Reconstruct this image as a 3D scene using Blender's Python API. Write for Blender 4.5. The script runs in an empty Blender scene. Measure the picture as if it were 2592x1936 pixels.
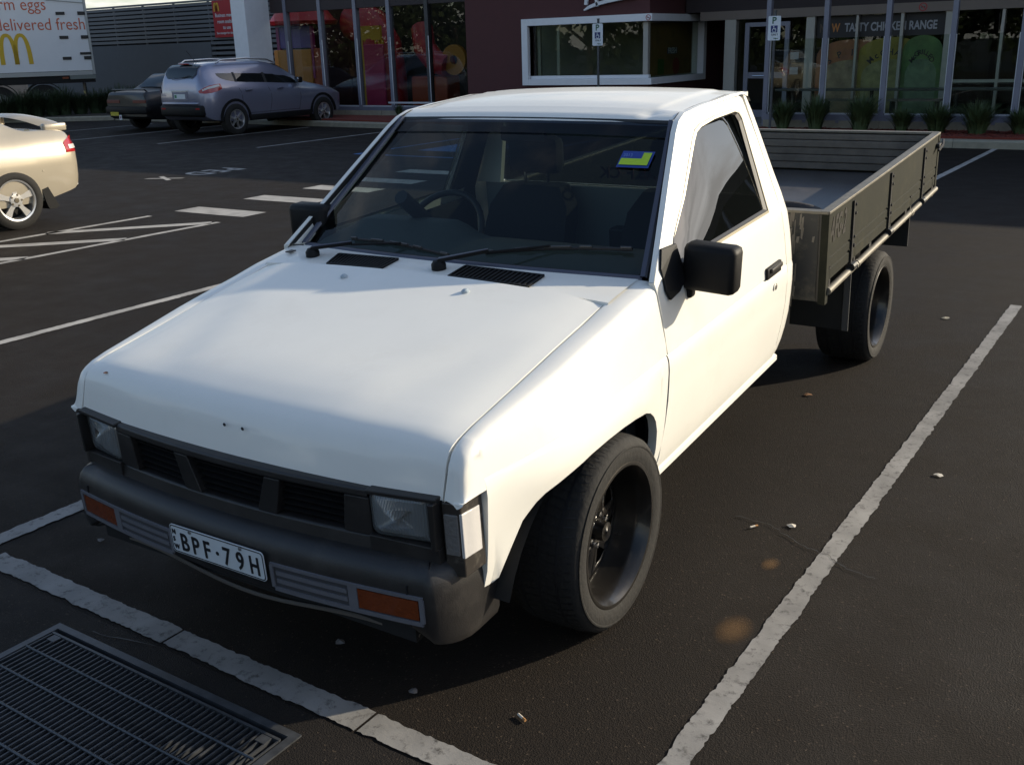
import bpy, bmesh, math, random
import numpy as np
from mathutils import Vector, Matrix, Euler

random.seed(7)
C = bpy.context.scene.collection
R = math.radians

# ------------------------------------------------------------------ camera, sky, sun, exposure
cam_d = bpy.data.cameras.new('camera')
cam_d.sensor_width = 36.0
cam_d.lens = 35.4
cam_d.clip_start = 0.05
cam_d.clip_end = 2000
cam = bpy.data.objects.new('camera', cam_d)
C.objects.link(cam)
cam.location = (2.0975, -1.6657, 1.7104)
cam.rotation_euler = (R(71.6407), R(1.6334), R(33.3500))
bpy.context.scene.camera = cam

SUN_AZ, SUN_EL = R(41.0), R(21.5)          # azimuth from +Y towards +X
world = bpy.data.worlds.new('World')
bpy.context.scene.world = world
world.use_nodes = True
nt = world.node_tree
nt.nodes.clear()
def wn(t, **k):
    n = nt.nodes.new(t)
    for a, b in k.items(): setattr(n, a, b)
    return n
wl = nt.links.new
out = wn('ShaderNodeOutputWorld'); bg = wn('ShaderNodeBackground')
sky = wn('ShaderNodeTexSky', sky_type='NISHITA', sun_disc=False, sun_elevation=SUN_EL, sun_rotation=SUN_AZ)
sky.air_density = 1.0; sky.dust_density = 1.0; sky.ozone_density = 1.5
tc = wn('ShaderNodeTexCoord'); sep = wn('ShaderNodeSeparateXYZ')
wl(tc.outputs['Generated'], sep.inputs[0])
def wmath(op, a, b=None):
    n = wn('ShaderNodeMath', operation=op)
    for i, v in enumerate((a, b)):
        if v is None: continue
        if isinstance(v, (int, float)): n.inputs[i].default_value = v
        else: wl(v, n.inputs[i])
    return n.outputs[0]
den = wmath('ADD', wmath('MAXIMUM', sep.outputs[2], 0.0), 0.12)
cmb = wn('ShaderNodeCombineXYZ')
wl(wmath('DIVIDE', sep.outputs[0], den), cmb.inputs[0]); wl(wmath('DIVIDE', sep.outputs[1], den), cmb.inputs[1])
noi = wn('ShaderNodeTexNoise'); noi.inputs['Scale'].default_value = 1.15
noi.inputs['Detail'].default_value = 7; noi.inputs['Roughness'].default_value = .58
wl(cmb.outputs[0], noi.inputs['Vector'])
rmp = wn('ShaderNodeMapRange', interpolation_type='SMOOTHSTEP')
rmp.inputs['From Min'].default_value = .50; rmp.inputs['From Max'].default_value = .70
lowsky = wn('ShaderNodeMapRange'); lowsky.inputs['From Min'].default_value = .05; lowsky.inputs['From Max'].default_value = .45
lowsky.inputs['To Min'].default_value = .10; lowsky.inputs['To Max'].default_value = -.03; wl(sep.outputs[2], lowsky.inputs['Value'])
wl(wmath('ADD', noi.outputs[0], lowsky.outputs[0]), rmp.inputs['Value'])
cfac = wmath('MULTIPLY', rmp.outputs[0], .85)
mix = wn('ShaderNodeMix', data_type='RGBA')
wl(cfac, mix.inputs['Factor']); wl(sky.outputs[0], mix.inputs[6]); mix.inputs[7].default_value = (6.6, 6.3, 6.0, 1)
wl(mix.outputs[2], bg.inputs[0]); bg.inputs[1].default_value = 0.138
wl(bg.outputs[0], out.inputs[0])

sun_d = bpy.data.lights.new('sun', 'SUN')
sun_d.energy = 4.6; sun_d.angle = R(0.55); sun_d.color = (1.0, .88, .68)
sun = bpy.data.objects.new('sun', sun_d); C.objects.link(sun)
sv = Vector((math.sin(SUN_AZ)*math.cos(SUN_EL), math.cos(SUN_AZ)*math.cos(SUN_EL), math.sin(SUN_EL)))
sun.rotation_euler = (-sv).to_track_quat('-Z', 'Y').to_euler()
sun.location = sv*60

vs = bpy.context.scene.view_settings
vs.view_transform = 'Standard'; vs.look = 'None'; vs.exposure = 0.45; vs.gamma = 1.0; vs.use_curve_mapping = False
cy = bpy.context.scene.cycles
cy.max_bounces = 8; cy.transparent_max_bounces = 16; cy.glossy_bounces = 4; cy.transmission_bounces = 6
cy.caustics_reflective = False; cy.caustics_refractive = False

# ------------------------------------------------------------------ materials
MATS = {}
def mat(name, col, rough=.5, metal=0.0, coat=0.0, var=0.0, scale=8.0, bump=0.0, bscale=None, spec=.5, dirt=None, dscale=3.0, damt=.6):
    """principled with noise variation of value, noise bump and optional dirt colour in patches"""
    if name in MATS: return MATS[name]
    m = bpy.data.materials.new(name); m.use_nodes = True
    n = m.node_tree.nodes; l = m.node_tree.links
    p = n['Principled BSDF']
    p.inputs['Base Color'].default_value = (*col, 1); p.inputs['Roughness'].default_value = rough
    p.inputs['Metallic'].default_value = metal; p.inputs['Coat Weight'].default_value = coat
    p.inputs['Coat Roughness'].default_value = .06; p.inputs['Specular IOR Level'].default_value = spec
    t = n.new('ShaderNodeTexCoord')
    colout = None
    if var > 0:
        a = n.new('ShaderNodeTexNoise'); a.inputs['Scale'].default_value = scale; a.inputs['Detail'].default_value = 6
        a.inputs['Roughness'].default_value = .65
        l.new(t.outputs['Object'], a.inputs['Vector'])
        mr = n.new('ShaderNodeMapRange'); mr.inputs['From Min'].default_value = .25; mr.inputs['From Max'].default_value = .75
        mr.inputs['To Min'].default_value = 1-var; mr.inputs['To Max'].default_value = 1+var
        l.new(a.outputs[0], mr.inputs['Value'])
        x = n.new('ShaderNodeMix'); x.data_type = 'RGBA'; x.blend_type = 'MULTIPLY'; x.inputs['Factor'].default_value = 1
        x.inputs[6].default_value = (*col, 1); l.new(mr.outputs[0], x.inputs[7]); colout = x.outputs[2]
        rr = n.new('ShaderNodeMapRange'); rr.inputs['To Min'].default_value = max(0, rough-.12*min(1, var*3)); rr.inputs['To Max'].default_value = min(1, rough+.12*min(1, var*3))
        l.new(a.outputs[0], rr.inputs['Value']); l.new(rr.outputs[0], p.inputs['Roughness'])
    if dirt is not None:
        a = n.new('ShaderNodeTexNoise'); a.inputs['Scale'].default_value = dscale; a.inputs['Detail'].default_value = 9; a.inputs['Roughness'].default_value = .72
        l.new(t.outputs['Object'], a.inputs['Vector'])
        mr = n.new('ShaderNodeMapRange'); mr.inputs['From Min'].default_value = .52; mr.inputs['From Max'].default_value = .72; mr.inputs['To Max'].default_value = damt
        l.new(a.outputs[0], mr.inputs['Value'])
        x = n.new('ShaderNodeMix'); x.data_type = 'RGBA'; x.inputs[7].default_value = (*dirt, 1)
        if colout: l.new(colout, x.inputs[6])
        else: x.inputs[6].default_value = (*col, 1)
        l.new(mr.outputs[0], x.inputs['Factor']); colout = x.outputs[2]
    if colout: l.new(colout, p.inputs['Base Color'])
    if bump > 0:
        b = n.new('ShaderNodeBump'); b.inputs['Strength'].default_value = bump; b.inputs['Distance'].default_value = .01
        a = n.new('ShaderNodeTexNoise'); a.inputs['Scale'].default_value = bscale or scale; a.inputs['Detail'].default_value = 5
        l.new(t.outputs['Object'], a.inputs['Vector']); l.new(a.outputs[0], b.inputs['Height']); l.new(b.outputs[0], p.inputs['Normal'])
    MATS[name] = m
    return m

def glass(name, tint=(.8, .85, .82), through=1.0, ior=1.5, rough=.0, wave=0.0, wscale=3.0, boost=1.0, body=(.01, .012, .012)):
    """thin pane: tinted see-through (or dark body) plus mirror reflection by fresnel"""
    if name in MATS: return MATS[name]
    m = bpy.data.materials.new(name); m.use_nodes = True
    n = m.node_tree.nodes; l = m.node_tree.links; n.clear()
    o = n.new('ShaderNodeOutputMaterial'); mx = n.new('ShaderNodeMixShader')
    tr = n.new('ShaderNodeBsdfTransparent'); tr.inputs[0].default_value = (*tint, 1)
    base = tr
    if through < 1:
        df = n.new('ShaderNodeBsdfDiffuse'); df.inputs[0].default_value = (*body, 1)
        mm = n.new('ShaderNodeMixShader'); mm.inputs[0].default_value = through
        l.new(df.outputs[0], mm.inputs[1]); l.new(tr.outputs[0], mm.inputs[2]); base = mm
    gl = n.new('ShaderNodeBsdfGlossy'); gl.inputs['Roughness'].default_value = rough
    def mt(op, a, b=None):
        q = n.new('ShaderNodeMath'); q.operation = op
        for i_, v_ in enumerate((a, b)):
            if v_ is None: continue
            if isinstance(v_, (int, float)): q.inputs[i_].default_value = v_
            else: l.new(v_, q.inputs[i_])
        return q.outputs[0]
    ge = n.new('ShaderNodeNewGeometry'); vm = n.new('ShaderNodeVectorMath'); vm.operation = 'DOT_PRODUCT'
    l.new(ge.outputs['Incoming'], vm.inputs[0]); l.new(ge.outputs['Normal'], vm.inputs[1])
    f0 = ((ior-1)/(ior+1))**2*boost
    sch = mt('ADD', mt('MULTIPLY', mt('POWER', mt('SUBTRACT', 1.0, mt('ABSOLUTE', vm.outputs['Value'])), 5.0), 1-f0), f0)
    l.new(sch, mx.inputs[0])
    l.new(base.outputs[0], mx.inputs[1]); l.new(gl.outputs[0], mx.inputs[2]); l.new(mx.outputs[0], o.inputs[0])
    if wave > 0:
        t = n.new('ShaderNodeTexCoord'); a = n.new('ShaderNodeTexNoise'); a.inputs['Scale'].default_value = wscale; a.inputs['Detail'].default_value = 1
        b = n.new('ShaderNodeBump'); b.inputs['Strength'].default_value = wave; b.inputs['Distance'].default_value = .05
        l.new(t.outputs['Object'], a.inputs['Vector']); l.new(a.outputs[0], b.inputs['Height'])
        l.new(b.outputs[0], gl.inputs['Normal'])
    MATS[name] = m
    return m

# ------------------------------------------------------------------ mesh helpers
def mesh_obj(name, verts, faces, m=None, parent=None, smooth=None, loc=None, rot=None):
    me = bpy.data.meshes.new(name)
    me.from_pydata([tuple(map(float, v)) for v in verts], [], faces)
    me.update()
    if smooth is not None:
        me.shade_smooth(); me.set_sharp_from_angle(angle=R(smooth))
    if m is not None: me.materials.append(m)
    o = bpy.data.objects.new(name, me); C.objects.link(o)
    if parent is not None: o.parent = parent
    if loc is not None: o.location = loc
    if rot is not None: o.rotation_euler = rot
    return o

class MB:
    """collects shapes into one mesh"""
    def __init__(s): s.v = []; s.f = []
    def add(s, vs, fs):
        k = len(s.v); s.v += [tuple(v) for v in vs]; s.f += [tuple(i+k for i in f) for f in fs]; return s
    def box(s, x0, x1, y0, y1, z0, z1, b=0.0):
        if b <= 0:
            return s.add([(x, y, z) for z in (z0, z1) for y in (y0, y1) for x in (x0, x1)],
                         [(0, 2, 3, 1), (4, 5, 7, 6), (0, 1, 5, 4), (2, 6, 7, 3), (0, 4, 6, 2), (1, 3, 7, 5)])
        bm = bmesh.new(); bmesh.ops.create_cube(bm, size=1)
        for v in bm.verts: v.co = Vector(((x0+x1)/2+v.co.x*(x1-x0), (y0+y1)/2+v.co.y*(y1-y0), (z0+z1)/2+v.co.z*(z1-z0)))
        bmesh.ops.bevel(bm, geom=bm.edges[:], offset=b, segments=2, affect='EDGES', profile=.5)
        bm.verts.index_update()
        s.add([v.co[:] for v in bm.verts], [[v.index for v in f.verts] for f in bm.faces]); bm.free(); return s
    def tube(s, pts, r, n=8, closed=False, caps=True):
        pts = [Vector(p) for p in pts]; k0 = len(s.v); N = len(pts); up = Vector((0, 0, 1)); last = None
        for i, p in enumerate(pts):
            a = pts[(i-1) % N] if (closed or i > 0) else p; b = pts[(i+1) % N] if (closed or i < N-1) else p
            t = (b-a).normalized()
            u = last if last else (Vector((1, 0, 0)) if abs(t.z) > .9 else up)
            u = (u-t*u.dot(t)).normalized(); last = u; w = t.cross(u)
            rr = r[i] if isinstance(r, (list, tuple)) else r
            for j in range(n):
                a_ = 2*math.pi*j/n; s.v.append(tuple(p+u*math.cos(a_)*rr+w*math.sin(a_)*rr))
        for i in range(N if closed else N-1):
            for j in range(n):
                a = k0+i*n+j; b = k0+i*n+(j+1) % n; c = k0+((i+1) % N)*n+(j+1) % n; d = k0+((i+1) % N)*n+j
                s.f.append((a, b, c, d))
        if caps and not closed:
            s.f.append(tuple(k0+j for j in range(n))[::-1]); s.f.append(tuple(k0+(N-1)*n+j for j in range(n)))
        return s
    def lathe(s, prof, c=(0, 0, 0), axis='x', n=40, closed=False):
        """prof: list of (axial, radius)"""
        k0 = len(s.v); N = len(prof)
        for j in range(n):
            a = 2*math.pi*j/n; ca, sa = math.cos(a), math.sin(a)
            for (h, r) in prof:
                p = {'x': (h, r*ca, r*sa), 'y': (r*sa, h, r*ca), 'z': (r*ca, r*sa, h)}[axis]
                s.v.append((p[0]+c[0], p[1]+c[1], p[2]+c[2]))
        for j in range(n):
            j2 = (j+1) % n
            for i in range(N if closed else N-1):
                i2 = (i+1) % N
                s.f.append((k0+j*N+i, k0+j*N+i2, k0+j2*N+i2, k0+j2*N+i))
        return s
    def grid(s, rows):
        k0 = len(s.v); nr = len(rows); nc = len(rows[0])
        for r_ in rows: s.v += [tuple(p) for p in r_]
        for i in range(nr-1):
            for j in range(nc-1):
                s.f.append((k0+i*nc+j, k0+i*nc+j+1, k0+(i+1)*nc+j+1, k0+(i+1)*nc+j))
        return s
    def prism(s, poly, d):
        """extrude a planar 3-D polygon by vector d"""
        k = len(s.v); n = len(poly); d = Vector(d)
        s.v += [tuple(p) for p in poly]+[tuple(Vector(p)+d) for p in poly]
        s.f.append(tuple(k+i for i in range(n))[::-1]); s.f.append(tuple(k+n+i for i in range(n)))
        for i in range(n):
            j = (i+1) % n; s.f.append((k+i, k+j, k+n+j, k+n+i))
        return s
    def ring(s, outer, inner, d):
        """frame between two equal-count outlines, extruded by d"""
        k = len(s.v); n = len(outer); d = Vector(d)
        for L in (outer, inner): s.v += [tuple(p) for p in L]
        for L in (outer, inner): s.v += [tuple(Vector(p)+d) for p in L]
        for i in range(n):
            j = (i+1) % n
            s.f += [(k+i, k+j, k+n+j, k+n+i), (k+2*n+i, k+3*n+i, k+3*n+j, k+2*n+j), (k+i, k+2*n+i, k+2*n+j, k+j), (k+n+i, k+n+j, k+3*n+j, k+3*n+i)]
        return s
    def mirror(s):
        k = len(s.v); s.v += [(-x, y, z) for x, y, z in s.v]; s.f += [tuple(i+k for i in f)[::-1] for f in s.f]; return s
    def build(s, name, m, parent=None, smooth=35, bevel=0, fix=True, solid=0, loc=None, rot=None):
        o = mesh_obj(name, s.v, s.f, m, parent, None, loc, rot)
        me = o.data
        if fix:
            bm = bmesh.new(); bm.from_mesh(me); bmesh.ops.recalc_face_normals(bm, faces=bm.faces[:]); bm.to_mesh(me); bm.free()
        if smooth: me.shade_smooth(); me.set_sharp_from_angle(angle=R(smooth))
        if solid:
            md = o.modifiers.new('solid', 'SOLIDIFY'); md.thickness = solid; md.offset = -1
        if bevel:
            md = o.modifiers.new('bevel', 'BEVEL'); md.width = bevel; md.segments = 2; md.limit_method = 'ANGLE'
        return o

def thing(name, label, cat, loc=(0, 0, 0), rot=(0, 0, 0), group=None):
    o = bpy.data.objects.new(name, None); C.objects.link(o); o.empty_display_size = .2
    o.location = loc; o.rotation_euler = rot
    return tag(o, label, cat, group)
def tag(o, label, cat, group=None):
    o['label'] = label; o['category'] = cat
    if group: o['group'] = group
    return o
def struct(o): o['kind'] = 'structure'; return o
def stuff(o): o['kind'] = 'stuff'; return o
def dup(o, parent=None):
    c = o.copy(); C.objects.link(c); c.parent = parent
    if parent is not None: c.matrix_parent_inverse = o.matrix_parent_inverse.copy()
    for ch in list(o.children): dup(ch, c)
    return c
def text(name, s, size, m, parent, loc, rot, bold=0.0, sx=1.0, align='LEFT', ext=.001, shear=0.0, spacing=1.0):
    cu = bpy.data.curves.new(name, 'FONT'); cu.body = s; cu.size = size; cu.offset = bold*size; cu.extrude = ext
    cu.align_x = align; cu.resolution_u = 4; cu.shear = shear; cu.space_character = spacing
    cu.materials.append(m)
    o = bpy.data.objects.new(name, cu); C.objects.link(o); o.parent = parent
    o.location = loc; o.rotation_euler = rot; o.scale = (sx, 1, 1)
    return o
def lerp(a, b, t): return a+(b-a)*t
def itp(x, xs, ys): return float(np.interp(x, xs, ys))
def sstep(x, a, b):
    t = min(1, max(0, (x-a)/(b-a))); return t*t*(3-2*t)
def rrect(x0, x1, z0, z1, r, y, n=4):
    pts = []
    for cx, cz, a0 in ((x1-r, z1-r, 0), (x0+r, z1-r, 90), (x0+r, z0+r, 180), (x1-r, z0+r, 270)):
        for i in range(n+1):
            a = R(a0+90*i/n); pts.append((cx+r*math.cos(a), y, cz+r*math.sin(a)))
    return pts
def arches(mb, w, h, t, d=.004, n=14):
    """two tall arches forming a rounded letter, origin at bottom left, drawn in XZ, facing -Y"""
    def arch(x0, x1):
        o_, i_ = [], []
        xm = (x0+x1)/2; hw = (x1-x0)/2
        for k in range(n+1):
            a = math.pi*k/n
            ex = abs(math.cos(a))**.85*(1 if math.cos(a) > 0 else -1); ez = math.sin(a)**.75
            o_.append((xm-hw*ex, h*ez))
            i_.append((xm-(hw-t)*ex, (h-t*.8)*ez))
        return o_, i_
    for x0, x1 in ((0, w/2+t/2), (w/2-t/2, w)):
        o_, i_ = arch(x0, x1); vs = []
        for L in (o_, i_): vs += [(x, 0, z) for x, z in L]
        k = len(vs); vs += [(x, -d, z) for x, y, z in vs]
        fs = []
        for j in range(n):
            a, b, c, e = j, j+1, n+1+j+1, n+1+j
            fs += [(a, b, c, e), (a+k, e+k, c+k, b+k), (a, a+k, b+k, b), (e, c, c+k, e+k)]
        mb.add(vs, fs)
    return mb

# shared materials
M = {}
M['white_paint'] = mat('white_car_paint', (.80, .785, .725), .5, coat=.45, var=.03, scale=3.0, dirt=(.52, .47, .38), dscale=2.2, damt=.16)
M['rubber'] = mat('tyre_rubber', (.010, .009, .0078), .85, var=.3, scale=30, bump=.25, bscale=60)
M['black_plastic'] = mat('black_plastic', (.008, .008, .0085), .55, var=.15, scale=30, bump=.08, bscale=220, spec=.2)
M['grey_plastic'] = mat('weathered_grey_plastic', (.017, .0155, .015), .45, var=.25, scale=9, bump=.08, bscale=260, dirt=(.055, .049, .044), dscale=6, damt=.5)
M['slot_grey'] = mat('pale_grey_plastic', (.13, .13, .145), .5, var=.12, scale=20)
M['black_trim'] = mat('black_rubber_trim', (.010, .010, .011), .5)
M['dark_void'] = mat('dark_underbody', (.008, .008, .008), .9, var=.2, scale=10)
M['steel_black'] = mat('black_painted_steel', (.020, .018, .016), .3, metal=.4, coat=.3, var=.2, scale=15)
M['tray_paint'] = mat('grey_green_tray_paint', (.020, .021, .0145), .75, spec=.15, var=.2, scale=5, bump=.05, bscale=40, dirt=(.048, .043, .026), dscale=5, damt=.5)
M['tray_steel'] = mat('worn_bare_steel', (.17, .155, .125), .55, metal=.3, var=.25, scale=18, bump=.06, bscale=60)
M['timber'] = mat('weathered_timber', (.135, .118, .098), .85, var=.35, scale=7, bump=.2, bscale=30)
M['chrome'] = mat('chrome', (.75, .75, .75), .12, metal=1.0)
M['alloy'] = mat('silver_alloy', (.62, .62, .62), .28, metal=.85)
M['plate_white'] = mat('plate_white', (.62, .66, .68), .45, var=.06, scale=20)
M['ink'] = mat('black_ink', (.012, .012, .014), .5)
M['amber'] = mat('amber_lens', (.15, .030, .007), .25, coat=.4, var=.2, scale=60, bump=.2, bscale=140)
M['red_lens'] = mat('red_lens', (.33, .012, .014), .15, coat=.8, var=.1, scale=40)
M['white_lens'] = mat('white_lens', (.62, .60, .58), .2, coat=.8)
M['windscreen'] = glass('windscreen_glass', (.50, .57, .56), ior=1.5, wave=.015, wscale=2.0)
M['side_glass'] = glass('tinted_side_glass', (.12, .12, .10), through=.6, ior=1.5, wave=.12, wscale=1.6, boost=3.2)
M['rear_glass'] = glass('rear_window_glass', (.30, .33, .32), ior=1.5)
M['clear_side'] = glass('clear_side_glass', (.80, .86, .83), ior=1.5, wave=.02, wscale=2)
M['car_glass'] = glass('dark_car_glass', (.25, .28, .28), through=.25, ior=1.6, wave=.02, wscale=2, boost=1.5)
M['shop_glass'] = glass('shop_window_glass', (.80, .84, .80), ior=1.5, wave=.006, wscale=.8)
M['screen_glass'] = glass('screen_glass', (.86, .90, .86), ior=1.45)
M['lamp_glass'] = glass('lamp_glass', (.80, .84, .86), through=.40, ior=1.5, rough=.08, boost=2.2, body=(.26, .28, .285))
def ribs(m, sc, strength=.6):
    n = m.node_tree.nodes; l = m.node_tree.links
    t = n.new('ShaderNodeTexCoord'); w = n.new('ShaderNodeTexWave'); w.bands_direction = 'X'; w.inputs['Scale'].default_value = sc; w.inputs['Distortion'].default_value = .4
    b = n.new('ShaderNodeBump'); b.inputs['Strength'].default_value = strength; b.inputs['Distance'].default_value = .004
    l.new(t.outputs['Object'], w.inputs['Vector']); l.new(w.outputs[0], b.inputs['Height'])
    for q in n:
        if q.type in ('BSDF_GLOSSY', 'BSDF_DIFFUSE', 'BSDF_PRINCIPLED'): l.new(b.outputs[0], q.inputs['Normal'])
ribs(M['lamp_glass'], 42)
ribs(M['white_lens'], 60, .4)
M['interior'] = mat('dark_cabin_trim', (.020, .021, .022), .85, var=.2, scale=20)
M['dash'] = mat('grey_green_dash', (.075, .085, .08), .7, var=.1, scale=30, bump=.1, bscale=200)
M['cabin_pale'] = mat('pale_cabin_back', (.30, .33, .33), .7)
# ------------------------------------------------------------------ ground, lines, kerbs
def asphalt_mat(name, base, warm, patch=True):
    m = bpy.data.materials.new(name); m.use_nodes = True
    n = m.node_tree.nodes; l = m.node_tree.links; p = n['Principled BSDF']
    t = n.new('ShaderNodeTexCoord')
    def noise(sc, det=4, ro=.6):
        a = n.new('ShaderNodeTexNoise'); a.inputs['Scale'].default_value = sc; a.inputs['Detail'].default_value = det; a.inputs['Roughness'].default_value = ro
        l.new(t.outputs['Object'], a.inputs['Vector']); return a.outputs[0]
    def rng(v, a, b, c, d):
        r = n.new('ShaderNodeMapRange'); r.inputs['From Min'].default_value = a; r.inputs['From Max'].default_value = b; r.inputs['To Min'].default_value = c; r.inputs['To Max'].default_value = d
        l.new(v, r.inputs['Value']); return r.outputs[0]
    def mixc(f, a, b):
        x = n.new('ShaderNodeMix'); x.data_type = 'RGBA'
        if isinstance(f, float): x.inputs['Factor'].default_value = f
        else: l.new(f, x.inputs['Factor'])
        for i, v in ((6, a), (7, b)):
            if isinstance(v, tuple): x.inputs[i].default_value = (*v, 1)
            else: l.new(v, x.inputs[i])
        return x.outputs[2]
    vor = n.new('ShaderNodeTexVoronoi'); vor.inputs['Scale'].default_value = 210; l.new(t.outputs['Object'], vor.inputs['Vector'])
    sepc = n.new('ShaderNodeSeparateColor'); l.new(vor.outputs['Color'], sepc.inputs[0])
    c = mixc(rng(noise(240, 3), .3, .7, 0, 1), tuple(x*.62 for x in base), tuple(x*1.35 for x in base))
    c = mixc(rng(sepc.outputs[0], .80, 1.0, 0, .55), c, warm)                       # paler stones in the mix
    c = mixc(rng(sepc.outputs[1], .985, .995, 0, .8), c, (.075, .055, .038))           # a few bright chips
    c = mixc(rng(noise(.55, 5, .6), .35, .68, 0, .45), c, tuple(x*.6 for x in base)) # old stains
    c = mixc(rng(noise(2.6, 6, .7), .55, .78, 0, .35), c, tuple(x*1.7 for x in base))
    l.new(c, p.inputs['Base Color']); p.inputs['Specular IOR Level'].default_value = .2
    l.new(rng(noise(3, 4), .3, .7, .68, .88), p.inputs['Roughness'])
    b = n.new('ShaderNodeBump'); b.inputs['Strength'].default_value = .5; b.inputs['Distance'].default_value = .0035
    add = n.new('ShaderNodeMath'); add.operation = 'ADD'
    l.new(vor.outputs['Distance'], add.inputs[0]); l.new(noise(420, 3), add.inputs[1]); l.new(add.outputs[0], b.inputs['Height']); l.new(b.outputs[0], p.inputs['Normal'])
    return m
M['asphalt'] = asphalt_mat('asphalt', (.0118, .0084, .0058), (.027, .0185, .0118))
M['asphalt_old'] = asphalt_mat('old_smooth_asphalt', (.0145, .0120, .0105), (.023, .019, .016))
def paint_mat(name, col, wear_lo, wear_hi):
    m = bpy.data.materials.new(name); m.use_nodes = True
    n = m.node_tree.nodes; l = m.node_tree.links; p = n['Principled BSDF']
    t = n.new('ShaderNodeTexCoord'); a = n.new('ShaderNodeTexNoise'); a.inputs['Scale'].default_value = 26; a.inputs['Detail'].default_value = 9; a.inputs['Roughness'].default_value = .75
    l.new(t.outputs['Object'], a.inputs['Vector'])
    r = n.new('ShaderNodeMapRange'); r.inputs['From Min'].default_value = wear_lo; r.inputs['From Max'].default_value = wear_hi
    l.new(a.outputs[0], r.inputs['Value'])
    a2 = n.new('ShaderNodeTexNoise'); a2.inputs['Scale'].default_value = 5; a2.inputs['Detail'].default_value = 6; l.new(t.outputs['Object'], a2.inputs['Vector'])
    r2 = n.new('ShaderNodeMapRange'); r2.inputs['From Min'].default_value = .3; r2.inputs['From Max'].default_value = .7; r2.inputs['To Min'].default_value = .62; r2.inputs['To Max'].default_value = 1.08
    l.new(a2.outputs[0], r2.inputs['Value'])
    y = n.new('ShaderNodeMix'); y.data_type = 'RGBA'; y.blend_type = 'MULTIPLY'; y.inputs['Factor'].default_value = 1; y.inputs[6].default_value = (*col, 1); l.new(r2.outputs[0], y.inputs[7])
    x = n.new('ShaderNodeMix'); x.data_type = 'RGBA'; l.new(r.outputs[0], x.inputs['Factor']); l.new(y.outputs[2], x.inputs[6]); x.inputs[7].default_value = (.03, .026, .023, 1)
    l.new(x.outputs[2], p.inputs['Base Color']); p.inputs['Roughness'].default_value = .7
    b = n.new('ShaderNodeBump'); b.inputs['Strength'].default_value = .5; b.inputs['Distance'].default_value = .004
    l.new(a.outputs[0], b.inputs['Height']); l.new(b.outputs[0], p.inputs['Normal'])
    return m
M['line_paint'] = paint_mat('worn_white_line_paint', (.26, .25, .235), .53, .68)
M['line_fresh'] = paint_mat('white_line_paint', (.38, .365, .34), .62, .80)
M['blue_paint'] = paint_mat('blue_bay_paint', (.03, .13, .34), .60, .75)
M['concrete'] = mat('concrete', (.26, .24, .185), .85, var=.22, scale=6, bump=.25, bscale=50)

# one sheet to the horizon; finer round the near field
X0, X1, Y0, Y1 = -.68, .345, -1.16, -.155          # opening for the drain pit
def sheet(name, xs, ys, z, m):
    mb = MB(); nx = len(xs)
    mb.v = [(x, y, z) for y in ys for x in xs]
    for j in range(len(ys)-1):
        for i in range(nx-1):
            if xs[i] == X0 and ys[j] == Y0: continue
            mb.f.append((j*nx+i, j*nx+i+1, (j+1)*nx+i+1, (j+1)*nx+i))
    return struct(mb.build(name, m, smooth=0, fix=False))
sheet('ground', (-400, -60, -12, X0, X1, 6, 60, 400), (-400, -60, -6, Y0, Y1, 12, 60, 400), 0, M['asphalt'])
def strip(name, p0, p1, w, m, z=.004, edge=.004, step=.012, thick=True):
    """painted stripe with ragged edges, p0->p1 centre line"""
    p0, p1 = Vector((*p0, 0)), Vector((*p1, 0)); d = p1-p0; L = d.length; t = d/L; nrm = Vector((-t.y, t.x, 0))
    n = max(2, int(L/step)); a, b = [], []; ja = jb = 0
    for i in range(n+1):
        ja = ja*.55+random.gauss(0, edge)*.5; jb = jb*.55+random.gauss(0, edge)*.5
        q = p0+t*(L*i/n)
        a.append(tuple(q+nrm*(w/2+ja)+Vector((0, 0, z)))); b.append(tuple(q-nrm*(w/2+jb)+Vector((0, 0, z))))
    mb = MB().grid([a, b])
    return struct(mb.build(name, m, smooth=0))
# bay lines round the ute (thick thermoplastic stripes)
strip('bay_line', (1.235, -1.4), (1.283, 5.55), .070, M['line_paint'])
strip('bay_line', (-1.33, .012), (-.33, .006), .086, M['line_paint'])
strip('bay_line', (-.322, .006), (.47, 0.0), .086, M['line_paint'])
strip('bay_line', (.478, 0.0), (1.19, -.004), .086, M['line_paint'])
strip('bay_line', (-1.45, .07), (-1.45, 4.9), .085, M['line_paint'])
strip('bay_line', (-4.135, .05), (-4.135, 5.5), .085, M['line_fresh'])
# smooth apron in front of the front line, a shallow sheet
sheet('apron', (-9, X0, X1, 6), (-6, Y0, Y1, -.054), .003, M['asphalt_old'])
# far bays
for x in (-13.2, -16.2, -19.25, -22.2):
    strip('bay_line', (x, 12.4), (x+.05, 16.9), .08, M['line_fresh'], edge=.002, step=.2)
strip('bay_line', (-.55, 11.6), (-.47, 15.85), .085, M['line_fresh'], edge=.003, step=.1)
# crossing bars
for y in (4.98+1.27, 7.32, 8.36, 9.25, 10.3):
    strip('crossing_bar', (-7.80, y-.02), (-6.66, y+.0), .37, M['line_fresh'], edge=.004, step=.06)
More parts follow.
